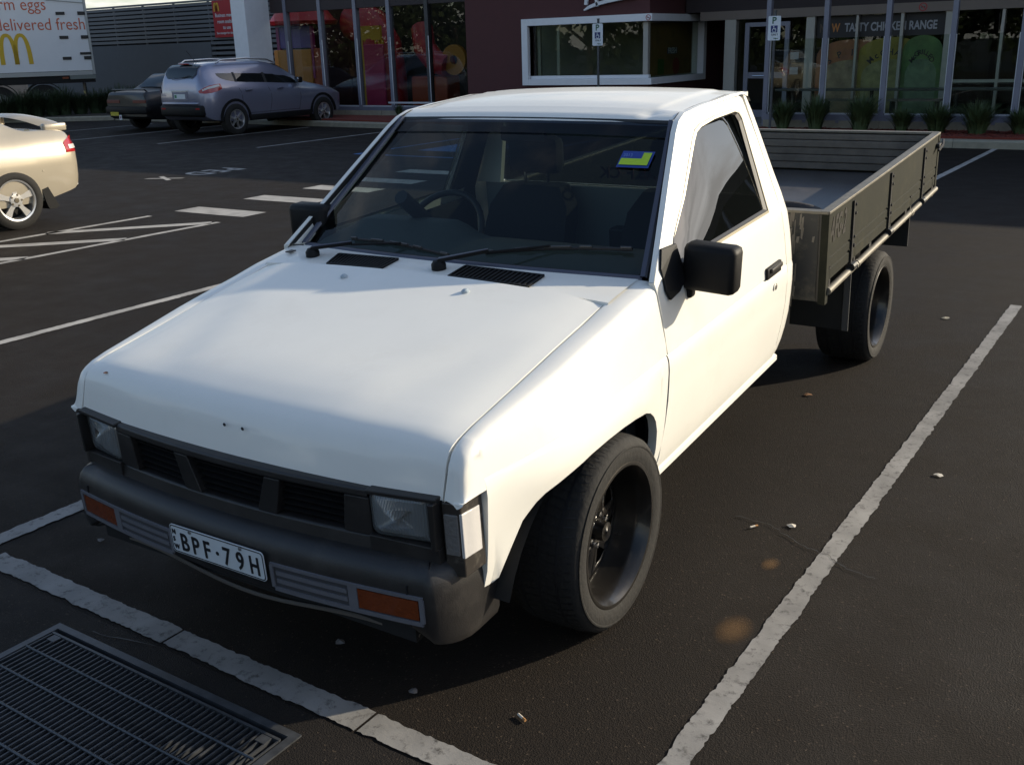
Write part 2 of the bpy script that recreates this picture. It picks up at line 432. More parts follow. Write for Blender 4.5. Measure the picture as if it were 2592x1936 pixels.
# hatched island
strip('hatch_line', (-7.86, 2.4), (-7.76, 5.68), .085, M['line_fresh'], edge=.003, step=.06)
strip('hatch_line', (-6.735, 2.4), (-6.64, 5.70), .085, M['line_fresh'], edge=.003, step=.06)
strip('hatch_line', (-7.83, 4.42), (-6.68, 5.64), .16, M['line_fresh'], edge=.004, step=.06)
strip('hatch_line', (-7.85, 3.45), (-6.70, 4.56), .16, M['line_fresh'], edge=.004, step=.06)
strip('hatch_line', (-7.86, 2.45), (-6.72, 3.5), .16, M['line_fresh'], edge=.004, step=.06)
# stencilled road lettering, read by drivers heading +X
pm = thing('road_lettering', 'white stencilled PED X painted on the asphalt', 'road marking', (-10.95, 9.63, .0045), (0, 0, R(-90)))
for ch, dx in (('P', 0.0), ('E', .30), ('D', .60), ('X', 1.25)):
    text('letter', ch, .70, M['line_fresh'], pm, (dx, 0, 0), (0, 0, 0), bold=.03, sx=.62, ext=0)
# blue disabled-bay lines
strip('blue_bay_line', (-10.3, 12.0), (-10.3, 16.6), .1, M['blue_paint'], edge=.002, step=.2)
strip('blue_bay_line', (-7.4, 12.0), (-7.4, 15.7), .1, M['blue_paint'], edge=.002, step=.2)
strip('blue_bay_line', (-10.25, 12.05), (-7.45, 12.05), .1, M['blue_paint'], edge=.002, step=.2)
struct(MB().grid([[(-9.6, 12.9, .004), (-8.1, 12.9, .004)], [(-9.6, 14.4, .004), (-8.1, 14.4, .004)]]).build('blue_bay_patch', M['blue_paint'], smooth=0))

# kerbs in lengths, with joints
def kerb(p0, p1, h=.13, w=.16, seg=1.5):
    a, b = Vector((*p0, 0)), Vector((*p1, 0)); L = (b-a).length; n = max(1, round(L/seg)); ang = math.atan2((b-a).y, (b-a).x)
    for i in range(n):
        l0, l1 = L*i/n+.003, L*(i+1)/n-.003
        o = MB().prism([(l0, 0, -.05), (l0, -.0, h-.03), (l0, .02, h-.008), (l0, .05, h), (l0, w, h), (l0, w, -.05)], (l1-l0, 0, 0)).build('kerb', M['concrete'], smooth=0)
        o.location = a; o.rotation_euler = (0, 0, ang); struct(o)
kerb((-5.6, 15.87), (9.4, 15.85)); kerb((-13.6, 16.95), (-5.75, 15.88), seg=1.6); kerb((-19.4, 17.45), (-13.65, 16.98)); kerb((-24.9, 17.70), (-19.45, 17.45)); kerb((-29.5, 15.2), (-24.95, 17.70))
M['mulch'] = mat('red_bark_mulch', (.16, .028, .016), .95, var=.5, scale=45, bump=1.0, bscale=70)
def bed(name, poly, z, m):
    return struct(MB().prism([(x, y, z-.3) for x, y in poly], (0, 0, .3)).build(name, m, smooth=0))
bed('garden_bed', [(-5.55, 16.04), (9.4, 16.02), (9.4, 17.18), (-5.55, 17.18)], .165, M['mulch'])
bed('garden_bed', [(-13.6, 17.12), (-5.75, 16.05), (-5.75, 17.42), (-11.8, 17.55), (-11.85, 18.85), (-17.9, 18.85), (-17.9, 17.62)], .16, M['mulch'])
bed('garden_bed', [(-24.9, 17.87), (-19.4, 17.63), (-17.95, 17.6), (-17.95, 21.7), (-24.9, 21.7)], .15, mat('leafy_soil', (.035, .03, .022), .95, var=.5, scale=30, bump=1, bscale=50))
bed('garden_bed', [(-29.4, 15.4), (-25.0, 17.86), (-25.3, 18.9), (-29.9, 16.7)], .15, MATS['leafy_soil'])
M['pavers'] = mat('terrace_concrete', (.16, .15, .14), .8, var=.2, scale=4, bump=.15, bscale=40)
bed('terrace', [(-6.9, 17.52), (9.4, 17.52), (9.4, 19.25), (-6.9, 19.25)], .2, M['pavers'])
# bark chips standing proud on the beds
rc = random.Random(3); mb = MB()
for i in range(2600):
    if i < 1700: x, y, z = rc.uniform(-5.4, 2.5), rc.uniform(16.06, 17.15), .167
    else:
        x = rc.uniform(-13.4, -5.9); t = (x+13.6)/7.85; y = rc.uniform(lerp(17.15, 16.1, t), 17.35); z = .162
    a = rc.uniform(0, 6.28); l_, w_ = rc.uniform(.02, .05), rc.uniform(.006, .014); h = rc.uniform(.003, .022)
    dx, dy = math.cos(a)*l_, math.sin(a)*l_
    mb.add([(x-dx, y-dy, z), (x+dx, y+dy, z+h), (x+dx-dy*.3, y+dy+dx*.3, z+h+.006), (x-dx-dy*.3, y-dy+dx*.3, z+.006)], [(0, 1, 2, 3)])
stuff(mb.build('bark_chips', M['mulch'], smooth=0, fix=False))

# ------------------------------------------------------------------ drain grate in the apron
galv = mat('galvanised_steel', (.085, .09, .098), .5, metal=.6, var=.3, scale=25)
gr = thing('drain_grate', 'galvanised steel drain grate set in the asphalt before the white line', 'drain grate', (0, 0, .004))
fm = MB()
fm.box(X0-.022, X1+.022, Y1-.004, Y1+.020, -.03, .004).box(X0-.022, X1+.022, Y0-.020, Y0+.004, -.03, .004).box(X0-.022, X0+.004, Y0+.004, Y1-.004, -.03, .004).box(X1-.004, X1+.022, Y0+.004, Y1-.004, -.03, .004)
fm.build('frame', galv, gr, smooth=0)
pit = MB(); pit.box(X0-.05, X1+.05, Y0-.05, Y1+.05, -.5, -.45).box(X0-.05, X0-.001, Y0-.05, Y1+.05, -.45, -.03).box(X1+.001, X1+.05, Y0-.05, Y1+.05, -.45, -.03).box(X0-.001, X1+.001, Y1+.001, Y1+.05, -.45, -.03).box(X0-.001, X1+.001, Y0-.05, Y0-.001, -.45, -.03)
pit.build('pit', M['dark_void'], gr, smooth=0)
for ya_ in (Y1-.030, Y0+.022): MB().box(X0+.012, X1-.012, ya_, ya_+.008, -.028, .006).build('rim_bar', galv, gr, smooth=0)
nb = 46; bar = None
for i in range(nb):
    x = X0+.014+(X1-X0-.028)*i/(nb-1)
    if bar is None:
        bar = MB().prism([(-.0022, 0, -.034), (-.0022, 0, .004), (.0022, 0, .004), (.0022, 0, -.034)], (0, Y1-Y0-.062, 0)).build('bar', galv, gr, smooth=0); b = bar
    else:
        b = bar.copy(); C.objects.link(b); b.parent = gr
    b.location = (x, Y0+.031, 0)
for j in range(9):
    y = Y1-.115-.103*j
    MB().tube([(X0+.012, y, .0045), (X1-.012, y, .0045)], .004, 6).build('cross_rod', galv, gr)
for sx in (X0+.03, X1-.07):
    MB().box(sx, sx+.035, Y1-.060, Y1-.032, .002, .0055).build('corner_plate', galv, gr, smooth=0)
# ------------------------------------------------------------------ restaurant building
M['maroon'] = mat('maroon_render', (.075, .023, .024), .8, var=.08, scale=5, bump=.2, bscale=90)
M['frame_white'] = mat('white_window_frame', (.70, .71, .74), .5, var=.05, scale=6)
M['frame_grey'] = mat('blue_grey_aluminium', (.17, .175, .225), .42, metal=.2, var=.06, scale=6)
M['frame_pale'] = mat('pale_aluminium', (.36, .345, .31), .5, metal=.2, var=.06, scale=6)
M['beam'] = mat('taupe_beam', (.20, .16, .135), .7, var=.06, scale=4)
M['soffit'] = mat('dark_soffit', (.035, .022, .020), .8, var=.1, scale=3)
M['roof'] = mat('roof_sheet', (.12, .11, .11), .6, var=.1, scale=3)
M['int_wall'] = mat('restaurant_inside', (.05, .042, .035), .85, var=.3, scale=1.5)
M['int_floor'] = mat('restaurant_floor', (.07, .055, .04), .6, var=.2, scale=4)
bd = thing('restaurant', 'maroon fast food restaurant with white bay window and long glass front', 'building', (0, 0, 0))
H = 4.35
# maroon block with an opening for the corner bay window
YF = 17.6; WX0, WX1, WZ0, WZ1 = -10.12, -7.36, 1.03, 2.14
mw = MB()
mw.box(-11.8, WX0, YF, YF+.2, 0, H)
mw.box(WX0, WX1+.07, YF, YF+.2, WZ1, H).box(WX0, WX1+.07, YF, YF+.2, 0, WZ0)
mw.box(WX1-.13, WX1+.07, YF+.2, 20.25, WZ1, H).box(WX1-.13, WX1+.07, YF+.2, 20.25, 0, WZ0).box(WX1-.13, WX1+.07, 20.25, 21.6, 0, H)
mw.box(-11.8, -11.6, YF+.2, 19.0, 0, H)
mw.build('maroon_wall', M['maroon'], bd, smooth=0)
MB().box(-20, 9.8, 22.2, 38, H, H+.12).box(-20, 9.8, 19.2, 19.5, H, H+.12).box(-20, -19.6, 19.5, 22.2, H, H+.12).box(-13.2, 9.8, 19.5, 22.2, H, H+.12).box(-12.0, -7.0, 17.3, 19.2, H, H+.12).build('roof', M['roof'], bd, smooth=0)  # made-up opening above the play room lets sky light in on the equipment
MB().box(-19.2, -11.8, 18.9, 19.1, 2.78, H).build('upper_wall', mat('dark_fascia', (.030, .020, .022), .7, var=.1, scale=2), bd, smooth=0)
# awning over the terrace
MB().box(-7.2, 9.8, 17.2, 19.2, H-.28, H+.12).build('awning', M['soffit'], bd, smooth=0)
MB().box(-7.25, 9.8, 19.25, 19.4, 2.30, H).build('upper_wall', MATS['dark_fascia'], bd, smooth=0)
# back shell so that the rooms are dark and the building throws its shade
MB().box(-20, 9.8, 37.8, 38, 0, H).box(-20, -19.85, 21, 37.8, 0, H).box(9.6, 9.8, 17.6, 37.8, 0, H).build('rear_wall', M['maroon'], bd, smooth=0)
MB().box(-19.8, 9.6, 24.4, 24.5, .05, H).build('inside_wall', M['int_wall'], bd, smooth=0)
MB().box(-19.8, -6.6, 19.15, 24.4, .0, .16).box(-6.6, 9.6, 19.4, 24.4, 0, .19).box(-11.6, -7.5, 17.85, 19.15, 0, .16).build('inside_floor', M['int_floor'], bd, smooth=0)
# white corner column on the left
MB().box(-19.73, -19.20, 18.0, 18.85, 0, 5.2, .006).build('white_column', M['frame_white'], bd, smooth=0)

# ---- bay window
MB().box(-11.55, -7.5, 20.4, 20.5, .16, 3.2).build('inside_wall', mat('pale_inside_wall', (.30, .31, .28), .8, var=.25, scale=1.2), bd, smooth=0)
bw = MB()
t0 = YF-.10
xr = WX1+.17
bw.box(-10.27, -10.12, t0, YF+.13, .93, 2.28, .004)
bw.box(-10.118, xr, t0, YF+.13, 2.142, 2.28, .004)
bw.box(-10.118, xr, t0, YF+.13, .93, 1.055, .004)
bw.box(WX1-.1, xr, YF+.132, 20.25, 2.142, 2.28, .004).box(WX1-.1, xr, YF+.132, 20.25, .93, 1.055, .004).box(WX1-.1, xr, 20.1, 20.25, 1.057, 2.14, .004)
bay = bw.build('bay_window', M['frame_white'], bd, smooth=0)
MB().box(-10.117, WX1+.06, YF+.0, YF+.10, 1.057, 1.12, .004).build('sill', M['frame_white'], bay, smooth=0)
MB().box(-7.44, -7.33, YF+.02, YF+.12, 1.122, 2.14, .003).build('corner_mullion', M['frame_pale'], bay, smooth=0)
for x in (-10.0, -9.52):
    MB().box(x, x+.07, YF+.12, YF+.16, 1.122, 2.14).build('mullion', M['frame_pale'], bay, smooth=0)
MB().box(-10.118, -7.44, YF+.075, YF+.081, 1.122, 2.14).build('pane', M['shop_glass'], bay, smooth=0)
MB().box(WX1+.02, WX1+.026, YF+.13, 20.1, 1.057, 2.14).build('pane', M['shop_glass'], bay, smooth=0)
# poster behind the side pane
post_o = mat('poster_ochre', (.20, .12, .04), .7, var=.35, scale=3)
po = MB().box(-7.44, -7.435, YF+.25, 20.0, 1.08, 2.12).build('poster', post_o, bay, smooth=0)
mb = MB(); mb.box(-7.434, -7.432, 18.75, 19.25, 1.50, 1.62)
mb.build('poster_band', mat('poster_navy', (.03, .04, .11), .6), bay, smooth=0)
MB().box(-7.434, -7.432, 18.3, 18.6, 1.10, 1.40).build('poster_leaf', mat('poster_green', (.05, .11, .02), .6), bay, smooth=0)
MB().lathe([(0, 0), (.002, 0), (.002, .17), (0, .17)], (-7.434, 19.2, 1.25), 'x', 18).build('poster_tomato', mat('poster_red', (.22, .03, .02), .6), bay, smooth=30)
text('poster_lettering', 'FRESH', .16, M['plate_white'], bay, (-7.431, 18.78, 1.51), (R(90), 0, R(90)), bold=.02)

def no_smoking(parent, x, y, z, r, base='plate_white'):
    s = MB().lathe([(0, 0), (-.004, 0), (-.004, r*1.12), (0, r*1.12)], (x, y, z), 'y', 24).build('sticker', M[base], parent)
    MB().lathe([(-.006, r*.78), (-.006, r), (-.004, r), (-.004, r*.78)], (x, y, z), 'y', 28, True).build('red_ring', M['sign_red'], s)
    b = MB().box(-r*.85, r*.85, -.0065, -.0045, -r*.09, r*.09); o = b.build('red_bar', M['sign_red'], s, smooth=0); o.location = (x, y, z); o.rotation_euler = (0, R(40), 0)
    MB().box(x-r*.55, x+r*.5, y-.0055, y-.0042, z-r*.12, z+r*.06).build('cigarette_print', M['ink'], s, smooth=0)
M['sign_red'] = mat('sign_red', (.38, .025, .03), .5)
no_smoking(bd, -7.27, t0-.001, 2.205, .055)

# ---- script lettering on the maroon wall (bottom of a brush-drawn M and its swoosh come into the frame)
lt = MB()
def stroke(mb, pts, w, y0=YF-.09, d=.06):
    for (p, q, wa, wb) in [(pts[i], pts[i+1], w[i], w[i+1]) for i in range(len(pts)-1)]:
        px, pz = p; qx, qz = q; L = math.hypot(qx-px, qz-pz); nx, nz = -(qz-pz)/L, (qx-px)/L
        mb.prism([(px+nx*wa, y0, pz+nz*wa), (qx+nx*wb, y0, qz+nz*wb), (qx-nx*wb, y0, qz-nz*wb), (px-nx*wa, y0, pz-nz*wa)], (0, d, 0))
stroke(lt, [(-8.74, 2.40), (-8.62, 2.455), (-8.45, 2.505), (-8.2, 2.55), (-7.9, 2.585), (-7.6, 2.60)], [.012, .030, .034, .034, .03, .02])
stroke(lt, [(-8.70, 2.50), (-8.66, 2.75), (-8.6, 3.05)], [.03, .045, .045])
stroke(lt, [(-8.6, 3.05), (-8.50, 2.75), (-8.43, 2.46)], [.045, .03, .022])
stroke(lt, [(-8.5, 2.62), (-8.28, 3.0)], [.03, .04])
stroke(lt, [(-8.28, 3.0), (-8.2, 2.7), (-8.1, 2.62)], [.04, .035, .02])
for k, x in enumerate((-7.95, -7.72)):
    stroke(lt, [(x+.16, 2.86), (x+.02, 2.84), (x-.04, 2.72), (x+.05, 2.64), (x+.18, 2.66)], [.02, .03, .03, .03, .015])
stroke(lt, [(-7.62, 2.6), (-7.70, 2.565)], [.02, .012])
lt.build('script_lettering', M['frame_white'], bd, smooth=0)

# ---- terrace posts, glass screens, sill and plinth on the right
PX = [-4.72, -3.665, -2.595, -1.525, -.455, .615, 1.685, 2.755, 3.825, 4.9, 6, 7.1, 8.2, 9.3]
pst = None
for x in PX:
    if pst is None: pst = p_ = MB().box(-.042, .042, 17.24, 17.36, .2, H-.29, .003).build('post', M['frame_grey'], bd, smooth=0)
    else: p_ = pst.copy(); C.objects.link(p_); p_.parent = bd
    p_.location = (x, 0, 0)
edge = mat('bright_aluminium_edge', (.55, .56, .60), .4, metal=.3)
for a, b in zip(PX[:-1], PX[1:]):
    fr = MB(); fr.box(a+.044, a+.058, 17.27, 17.30, .43, 1.72).box(b-.058, b-.044, 17.27, 17.30, .43, 1.72).box(a+.058, b-.058, 17.27, 17.31, .402, .428)
    s_ = fr.build('glass_screen', edge, bd, smooth=0)
    MB().box(a+.058, b-.058, 17.283, 17.289, .43, 1.72).build('pane', M['screen_glass'], s_, smooth=0)
MB().box(PX[0]-.04, 9.4, 17.22, 17.38, .30, .40).build('sill_rail', M['frame_grey'], bd, smooth=0)
for a, b in zip(PX[:-1], PX[1:]):
    MB().box(a+.004, b-.004, 17.19, 17.40, .1, .298).build('plinth_block', M['concrete'], bd, smooth=0)
for a in PX[:-1]:
    for k in range(2): MB().box(a+.30+.45*k, a+.36+.45*k, 17.18, 17.215, .26, .31).build('foot_bracket', M['frame_grey'], bd, smooth=0)

# ---- shop front behind the terrace
YB = 19.25
MB().box(-6.9, 9.6, YB-.06, YB+.12, 2.13, 2.30).build('header_beam', M['beam'], bd, smooth=0)
no_smoking(bd, -2.47, YB-.061, 2.215, .075, 'beam')
MB().box(-6.35, -6.11, YB-.05, YB+.10, .2, 2.128).build('pilaster', M['frame_pale'], bd, smooth=0)
dr = MB(); DX0, DX1 = -5.93, -5.0
dr.box(DX0, DX0+.09, YB, YB+.06, .2, 2.06).box(DX1-.09, DX1, YB, YB+.06, .2, 2.06).box(DX0+.092, DX1-.092, YB, YB+.06, 1.98, 2.06).box(DX0+.092, DX1-.092, YB, YB+.06, .2, .34).box(DX0+.092, DX1-.092, YB, YB+.06, .97, 1.09)
do = dr.build('door', M['frame_grey'], bd, smooth=0)
for z0, z1 in ((.342, .968), (1.092, 1.978)): MB().box(DX0+.092, DX1-.092, YB+.027, YB+.033, z0, z1).build('pane', M['shop_glass'], do, smooth=0)
MB().tube([(DX0+.2, YB-.03, 1.02), (DX0+.5, YB-.03, 1.02)], .012).build('push_bar', M['chrome'], do)
for x, w, mm in ((-4.66, .17, 'frame_pale'), (-3.69, .045, 'frame_pale'), (-2.86, .055, 'frame_pale'), (-2.06, .15, 'frame_pale'), (-1.11, .05, 'frame_pale'), (-.2, .05, 'frame_pale'), (.6, .15, 'frame_pale'), (1.5, .05, 'frame_pale'), (2.4, .05, 'frame_pale'), (3.3, .15, 'frame_pale'), (5.6, .1, 'frame_pale'), (8, .1, 'frame_pale')):
    MB().box(x, x+w, YB-.02, YB+.08, .2, 2.128).build('mullion', M[mm], bd, smooth=0)
MB().box(-1.905, -.02, YB-.01, YB+.05, .86, .915).build('transom', M['frame_pale'], bd, smooth=0)
gx = [-4.99, -4.66, -3.69, -2.86, -2.06, -1.11, -.2, .6, 1.5, 2.4, 3.3, 5.6, 8, 9.6]
for a, b in zip(gx[:-1], gx[1:]):
    MB().box(a+.006, b-.006, YB+.10, YB+.106, .2, 2.128).build('pane', M['shop_glass'], bd, smooth=0)
MB().box(-6.108, DX0-.005, YB+.10, YB+.106, .2, 2.128).build('pane', M['shop_glass'], bd, smooth=0)
# posters on the glass
dk = mat('poster_dark', (.030, .027, .026), .7)
bn = MB().box(-4.48, -2.07, YB+.085, YB+.09, 1.72, 2.12).build('banner_poster', dk, bd, smooth=0)
text('banner_lettering', 'W', .215, mat('poster_orange', (.42, .16, .03), .6), bn, (-4.18, YB+.083, 1.83), (R(90), 0, 0), bold=.03, sx=.68)
text('banner_lettering', 'NE', .215, mat('poster_brown', (.09, .06, .04), .6), bn, (-4.42, YB+.083, 1.83), (R(90), 0, 0), bold=.03, sx=.68)
text('banner_lettering', 'TASTY CHICKEN RANGE', .215, mat('poster_grey', (.30, .30, .31), .6), bn, (-3.93, YB+.083, 1.83), (R(90), 0, 0), bold=.03, sx=.715)
def domed_poster(x0, x1, top, col, col2, word, dy, sz):
    n = 16; m = (x0+x1)/2; hw = (x1-x0)/2
    pts = [(x0, YB+.09-dy, .25), (x1, YB+.09-dy, .25)]+[(m+hw*math.cos(math.pi*k/n), YB+.09-dy, top-.34+.34*math.sin(math.pi*k/n)**.8) for k in range(n+1)]
    o = MB().prism(pts, (0, .002, 0)).build('range_poster', col, bd, smooth=0)
    pts2 = [(x0+.08, YB+.087-dy, .25), (x1-.08, YB+.087-dy, .25)]+[(m+(hw-.08)*math.cos(math.pi*k/n), YB+.087-dy, 1.0+.30*math.sin(math.pi*k/n)) for k in range(n+1)]
    MB().prism(pts2, (0, .001, 0)).build('poster_pattern', col2, o, smooth=0)
    for k, ch in enumerate(word):
        a = lerp(R(140), R(40), k/(len(word)-1))
        text('poster_letter', ch, sz, M['ink'], o, (m+(hw-.17)*math.cos(a), YB+.084-dy, 1.02+.36*math.sin(a)), (R(90), -(a-R(90)), 0), bold=.02, align='CENTER')
po_a = mat('poster_rust', (.26, .10, .045), .7, var=.3, scale=4); po_b = mat('poster_tan', (.26, .20, .12), .7, var=.5, scale=5)
domed_poster(-4.45, -3.05, 1.68, po_a, po_b, 'SPICY', .0, .17)
domed_poster(-3.62, -2.42, 1.70, mat('poster_yellow', (.22, .18, .03), .7, var=.3, scale=4), mat('poster_olive', (.22, .21, .09), .7, var=.5, scale=5), 'McCHAMP', .012, .155)
domed_poster(-2.80, -2.07, 1.72, mat('poster_leafgreen', (.08, .15, .05), .7, var=.3, scale=4), mat('poster_palegreen', (.13, .19, .11), .7, var=.4, scale=5), 'McGRILLED', .024, .125)
# notices by the door
for z in (1.04, 1.33): MB().box(-4.95, -4.78, YB-.02, YB-.016, z, z+.14).build('notice', mat('notice_grey', (.25, .27, .29), .6), bd, smooth=0)

# ---- glass wall of the play room on the left
YL = 19.0
LP = [-18.66, -17.42, -16.2, -15.1, -13.9]
for i, x in enumerate(LP):
    MB().box(x-.055, x+.055, YL-.12, YL+.02, .3, 4.4, .003).build('post', M['frame_grey'] if i < 4 else mat('dark_post', (.03, .03, .034), .5), bd, smooth=0)
    MB().box(x+.035, x+.056, YL-.13, YL-.121, .42, 2.05).build('post_edge', edge, bd, smooth=0)
ed = [-19.2]+LP+[-11.8]
for a, b in zip(ed[:-1], ed[1:]):
    MB().box(a+.057, b-.057, YL-.03, YL-.024, .40, 2.78).build('pane', M['shop_glass'], bd, smooth=0)
    MB().box(a+.057, b-.057, YL-.10, YL-.0, .37, .398).build('sill', edge, bd, smooth=0)
MB().box(-19.2, -11.8, YL-.11, YL+.02, .28, .368).build('sill_rail', M['frame_grey'], bd, smooth=0)
for k in range(6): MB().box(-19.2+k*1.235, -19.2+k*1.235+1.22, YL-.13, YL+.04, .05, .278).build('plinth_block', M['concrete'], bd, smooth=0)
MB().box(-14.6, -13.2, YL-.9, YL-.86, .50, .54).build('rail', edge, bd, smooth=0)

# ---- play equipment inside
pl = thing('play_frame', 'indoor play tower with red roof, purple panel and orange panels behind glass', 'playground', (-19.4, 20.4, .16))
Z_ = .16
def col(n_, c_): return mat(n_, c_, .4, var=.08, scale=5)
MB().lathe([(0, .95), (.10, 1.0), (.16, .9), (.75, .42), (.85, 0)], (-.1, 0, 2.33), 'z', 20).build('roof', col('play_red', (.48, .02, .03)), pl)
MB().prism([(-.75, -.35, 1.72), (.55, -.35, 1.72), (.55, -.35, 2.30), (-.75, -.35, 2.30)], (0, .06, 0)).build('arch_panel', col('play_purple', (.11, .06, .30)), pl, smooth=0)
MB().box(-.82, -.72, -.38, -.28, .9, 2.3).box(.50, .58, -.38, -.28, .9, 2.3).build('frame_post', col('play_magenta', (.32, .03, .16)), pl, smooth=0)
MB().box(-.95, .50, -.40, -.30, .75, 1.68, .02).build('front_panel', col('play_orange', (.55, .20, .02)), pl, smooth=0)
MB().box(-.95, .50, -.40, -.30, .1, .70, .02).build('front_panel', col('play_vermilion', (.60, .09, .015)), pl, smooth=0)
MB().box(.50, .95, -.36, -.26, .1, 1.7, .02).build('side_panel', col('play_rust', (.40, .06, .02)), pl, smooth=0)
sl = thing('tube_slide', 'red enclosed tube slide curving down behind the glass wall', 'slide', (-17.0, 20.6, .16))
MB().tube([(-1.2, .6, 2.4), (-.5, .4, 2.2), (.1, .1, 1.7), (.3, 0, 1.0), (.3, 0, .05)], .55, 16).build('tube', MATS['play_red'], sl)
MB().box(.05, .75, -.62, -.55, .05, 1.75, .03).build('exit_panel', col('play_pink', (.50, .03, .12)), sl, smooth=0)
yp = thing('climbing_panel', 'yellow play panel with row of slots behind glass', 'playground', (-16.85, 20.2, .16))
mb = MB(); mb.box(-.35, .36, 0, .06, .1, 1.7).box(-.35, .36, 0, .06, 1.86, 2.22)
for k in range(7): mb.box(-.35+.118*k, -.35+.118*k+.06, .002, .058, 1.7, 1.86)
mb.build('panel', col('play_yellow', (.65, .36, .015)), yp, smooth=0)
yr = thing('curved_slide', 'open red slide with orange lip behind the glass wall', 'slide', (-15.2, 20.5, .16))
MB().tube([(-.5, .5, 2.1), (-.2, .2, 1.6), (.3, .0, 1.25), (.7, 0, 1.15)], .3, 12).build('chute', MATS['play_red'], yr)
MB().lathe([(0, .12), (.12, .12), (.12, .38), (0, .38)], (.95, -.1, 1.3), 'y', 20, True).build('ring', MATS['play_orange'], yr)
MB().box(-.5, .7, -.1, .5, 0, .9, .05).build('base', MATS['play_rust'], yr, smooth=0)

# ---- louvred screen wall and red banner on the left
sw = thing('screen_wall', 'grey rendered wall topped with grey horizontal louvre slats', 'wall', (0, 22, 0))
M['grey_wall'] = mat('grey_render', (.10, .105, .115), .8, var=.06, scale=3, bump=.15, bscale=60)
M['slat_grey'] = mat('grey_slat', (.12, .125, .135), .6, var=.08, scale=5)
MB().box(-36, -25.3, 0, .2, 0, 2.18).build('wall', M['grey_wall'], sw, smooth=0)
MB().box(-25.3, -20.2, .05, .2, 0, .75).build('wall', M['grey_wall'], sw, smooth=0)
MB().box(-36, -20.2, .35, .40, 0, 3.41).build('dark_backing', mat('service_yard_dark', (.018, .018, .02), .9), sw, smooth=0)
slat = None
def slat_at(x0, x1, z):
    global slat
    if slat is None: slat = s_ = MB().box(0, 1, .0, .03, -.045, .045).build('slat', M['slat_grey'], sw, smooth=0)
    else: s_ = slat.copy(); C.objects.link(s_); s_.parent = sw
    s_.location = (x0, 0, z); s_.scale = (x1-x0, 1, 1)
for k in range(9): slat_at(-36, -20.2, 2.28+.135*k)
for k in range(9): slat_at(-25.28, -20.2, .86+.16*k)
MB().box(-36, -20.2, -.02, .06, 3.42, 3.48).build('cap_rail', M['slat_grey'], sw, smooth=0)
for x in (-34, -32, -30.2, -28.6, -27, -25.3, -22.8): MB().box(x, x+.06, .032, .09, 2.182, 3.42).build('upright', M['slat_grey'], sw, smooth=0)
blk_ = thing('shade_block', 'tall dark block added behind the screen wall to shade the trailer', 'building', (-24.75, 22.6, 0))  # added block, stands here only to throw shade on the trailer side
MB().box(0, 5, 0, 9, 0, 6.6).build('wall', M['maroon'], blk_, smooth=0); MB().box(-.05, 5.05, -.05, 9.05, 6.61, 6.75).build('parapet', M['roof'], blk_, smooth=0)
bnr = thing('red_banner', 'red banner with yellow arches and white words about a business meeting room', 'banner', (-24.95, 21.93, 2.30))
M['banner_red'] = mat('banner_red', (.36, .012, .016), .6, var=.06, scale=4)
MB().box(0, 1.55, 0, .02, 0, 1.12).build('sheet', M['banner_red'], bnr, smooth=0)
M['arch_yellow'] = mat('arch_yellow', (.55, .33, .015), .5)
arches(MB(), .26, .27, .06).build('arches', M['arch_yellow'], bnr, smooth=0, loc=(.06, -.002, .79))
for s_, z, x in (('Business meeting', .62, .10), ('room available', .43, .18), ('to use', .25, .42), ('See manager for details', .10, .10)):
    text('lettering', s_, .155 if z > .2 else .10, M['plate_white'], bnr, (x, -.004, z), (R(90), 0, 0), bold=.012, sx=.92)

# ---- parking sign posts
M['sign_white'] = mat('sign_white', (.66, .70, .74), .5, var=.05, scale=12)
M['sign_green'] = mat('sign_green', (.02, .10, .05), .5); M['sign_blue'] = mat('sign_blue', (.018, .028, .14), .5)
M['galv'] = galv
def parking_sign(x, y, label, group):
    t = thing('parking_sign', label, 'sign', (x, y, .12), (0, 0, R(4)), group)
    MB().tube([(0, 0, 0), (0, 0, 2.06)], .024, 10).build('pole', galv, t)
    MB().tube([(0, 0, 2.06), (0, 0, 2.075)], .028, 10).build('cap', galv, t)
    pts = rrect(-.108, .108, 1.585, 1.985, .02, -.034)
    pl_ = MB().prism(pts, (0, .006, 0)).build('plate', M['sign_white'], t, smooth=0)
    text('letter', 'P', .155, M['sign_green'], pl_, (-.045, -.0355, 1.86), (R(90), 0, 0), bold=.02)
    bl = MB().box(-.058, .058, -.0365, -.0345, 1.715, 1.828).build('wheelchair_panel', M['sign_blue'], pl_, smooth=0)
    w = MB()
    w.lathe([(-.002, .028), (-.002, .036), (0, .036), (0, .028)], (.002, -.0368, 1.752), 'y', 18, True)
    w.box(-.012, -.002, -.0388, -.0368, 1.77, 1.80).lathe([(-.002, 0), (-.002, .010), (0, .010)], (-.008, -.0368, 1.812), 'y', 12)
    w.box(-.004, .026, -.0388, -.0368, 1.765, 1.773).box(.022, .034, -.0388, -.0368, 1.735, 1.768)
    w.build('wheelchair_print', M['sign_white'], t if False else pl_, smooth=0)
    text('lettering', 'ONLY', .045, M['ink'], pl_, (-.05, -.0355, 1.665), (R(90), 0, 0), bold=.01)
    ar = MB().prism([(.005, -.0355, 1.615), (.035, -.0355, 1.630), (.035, -.0355, 1.62), (.075, -.0355, 1.62), (.075, -.0355, 1.61), (.035, -.0355, 1.61), (.035, -.0355, 1.60)], (0, -.001, 0)).build('arrow', M['sign_green'], pl_, smooth=0)
    for z in (1.62, 1.95): MB().lathe([(0, 0), (-.006, 0), (-.006, .007), (0, .007)], (0, -.034, z), 'y', 8).build('bolt', galv, pl_)
    return t
parking_sign(-7.75, 16.32, 'disabled parking sign on a pole in front of the white bay window', 'disabled parking signs')
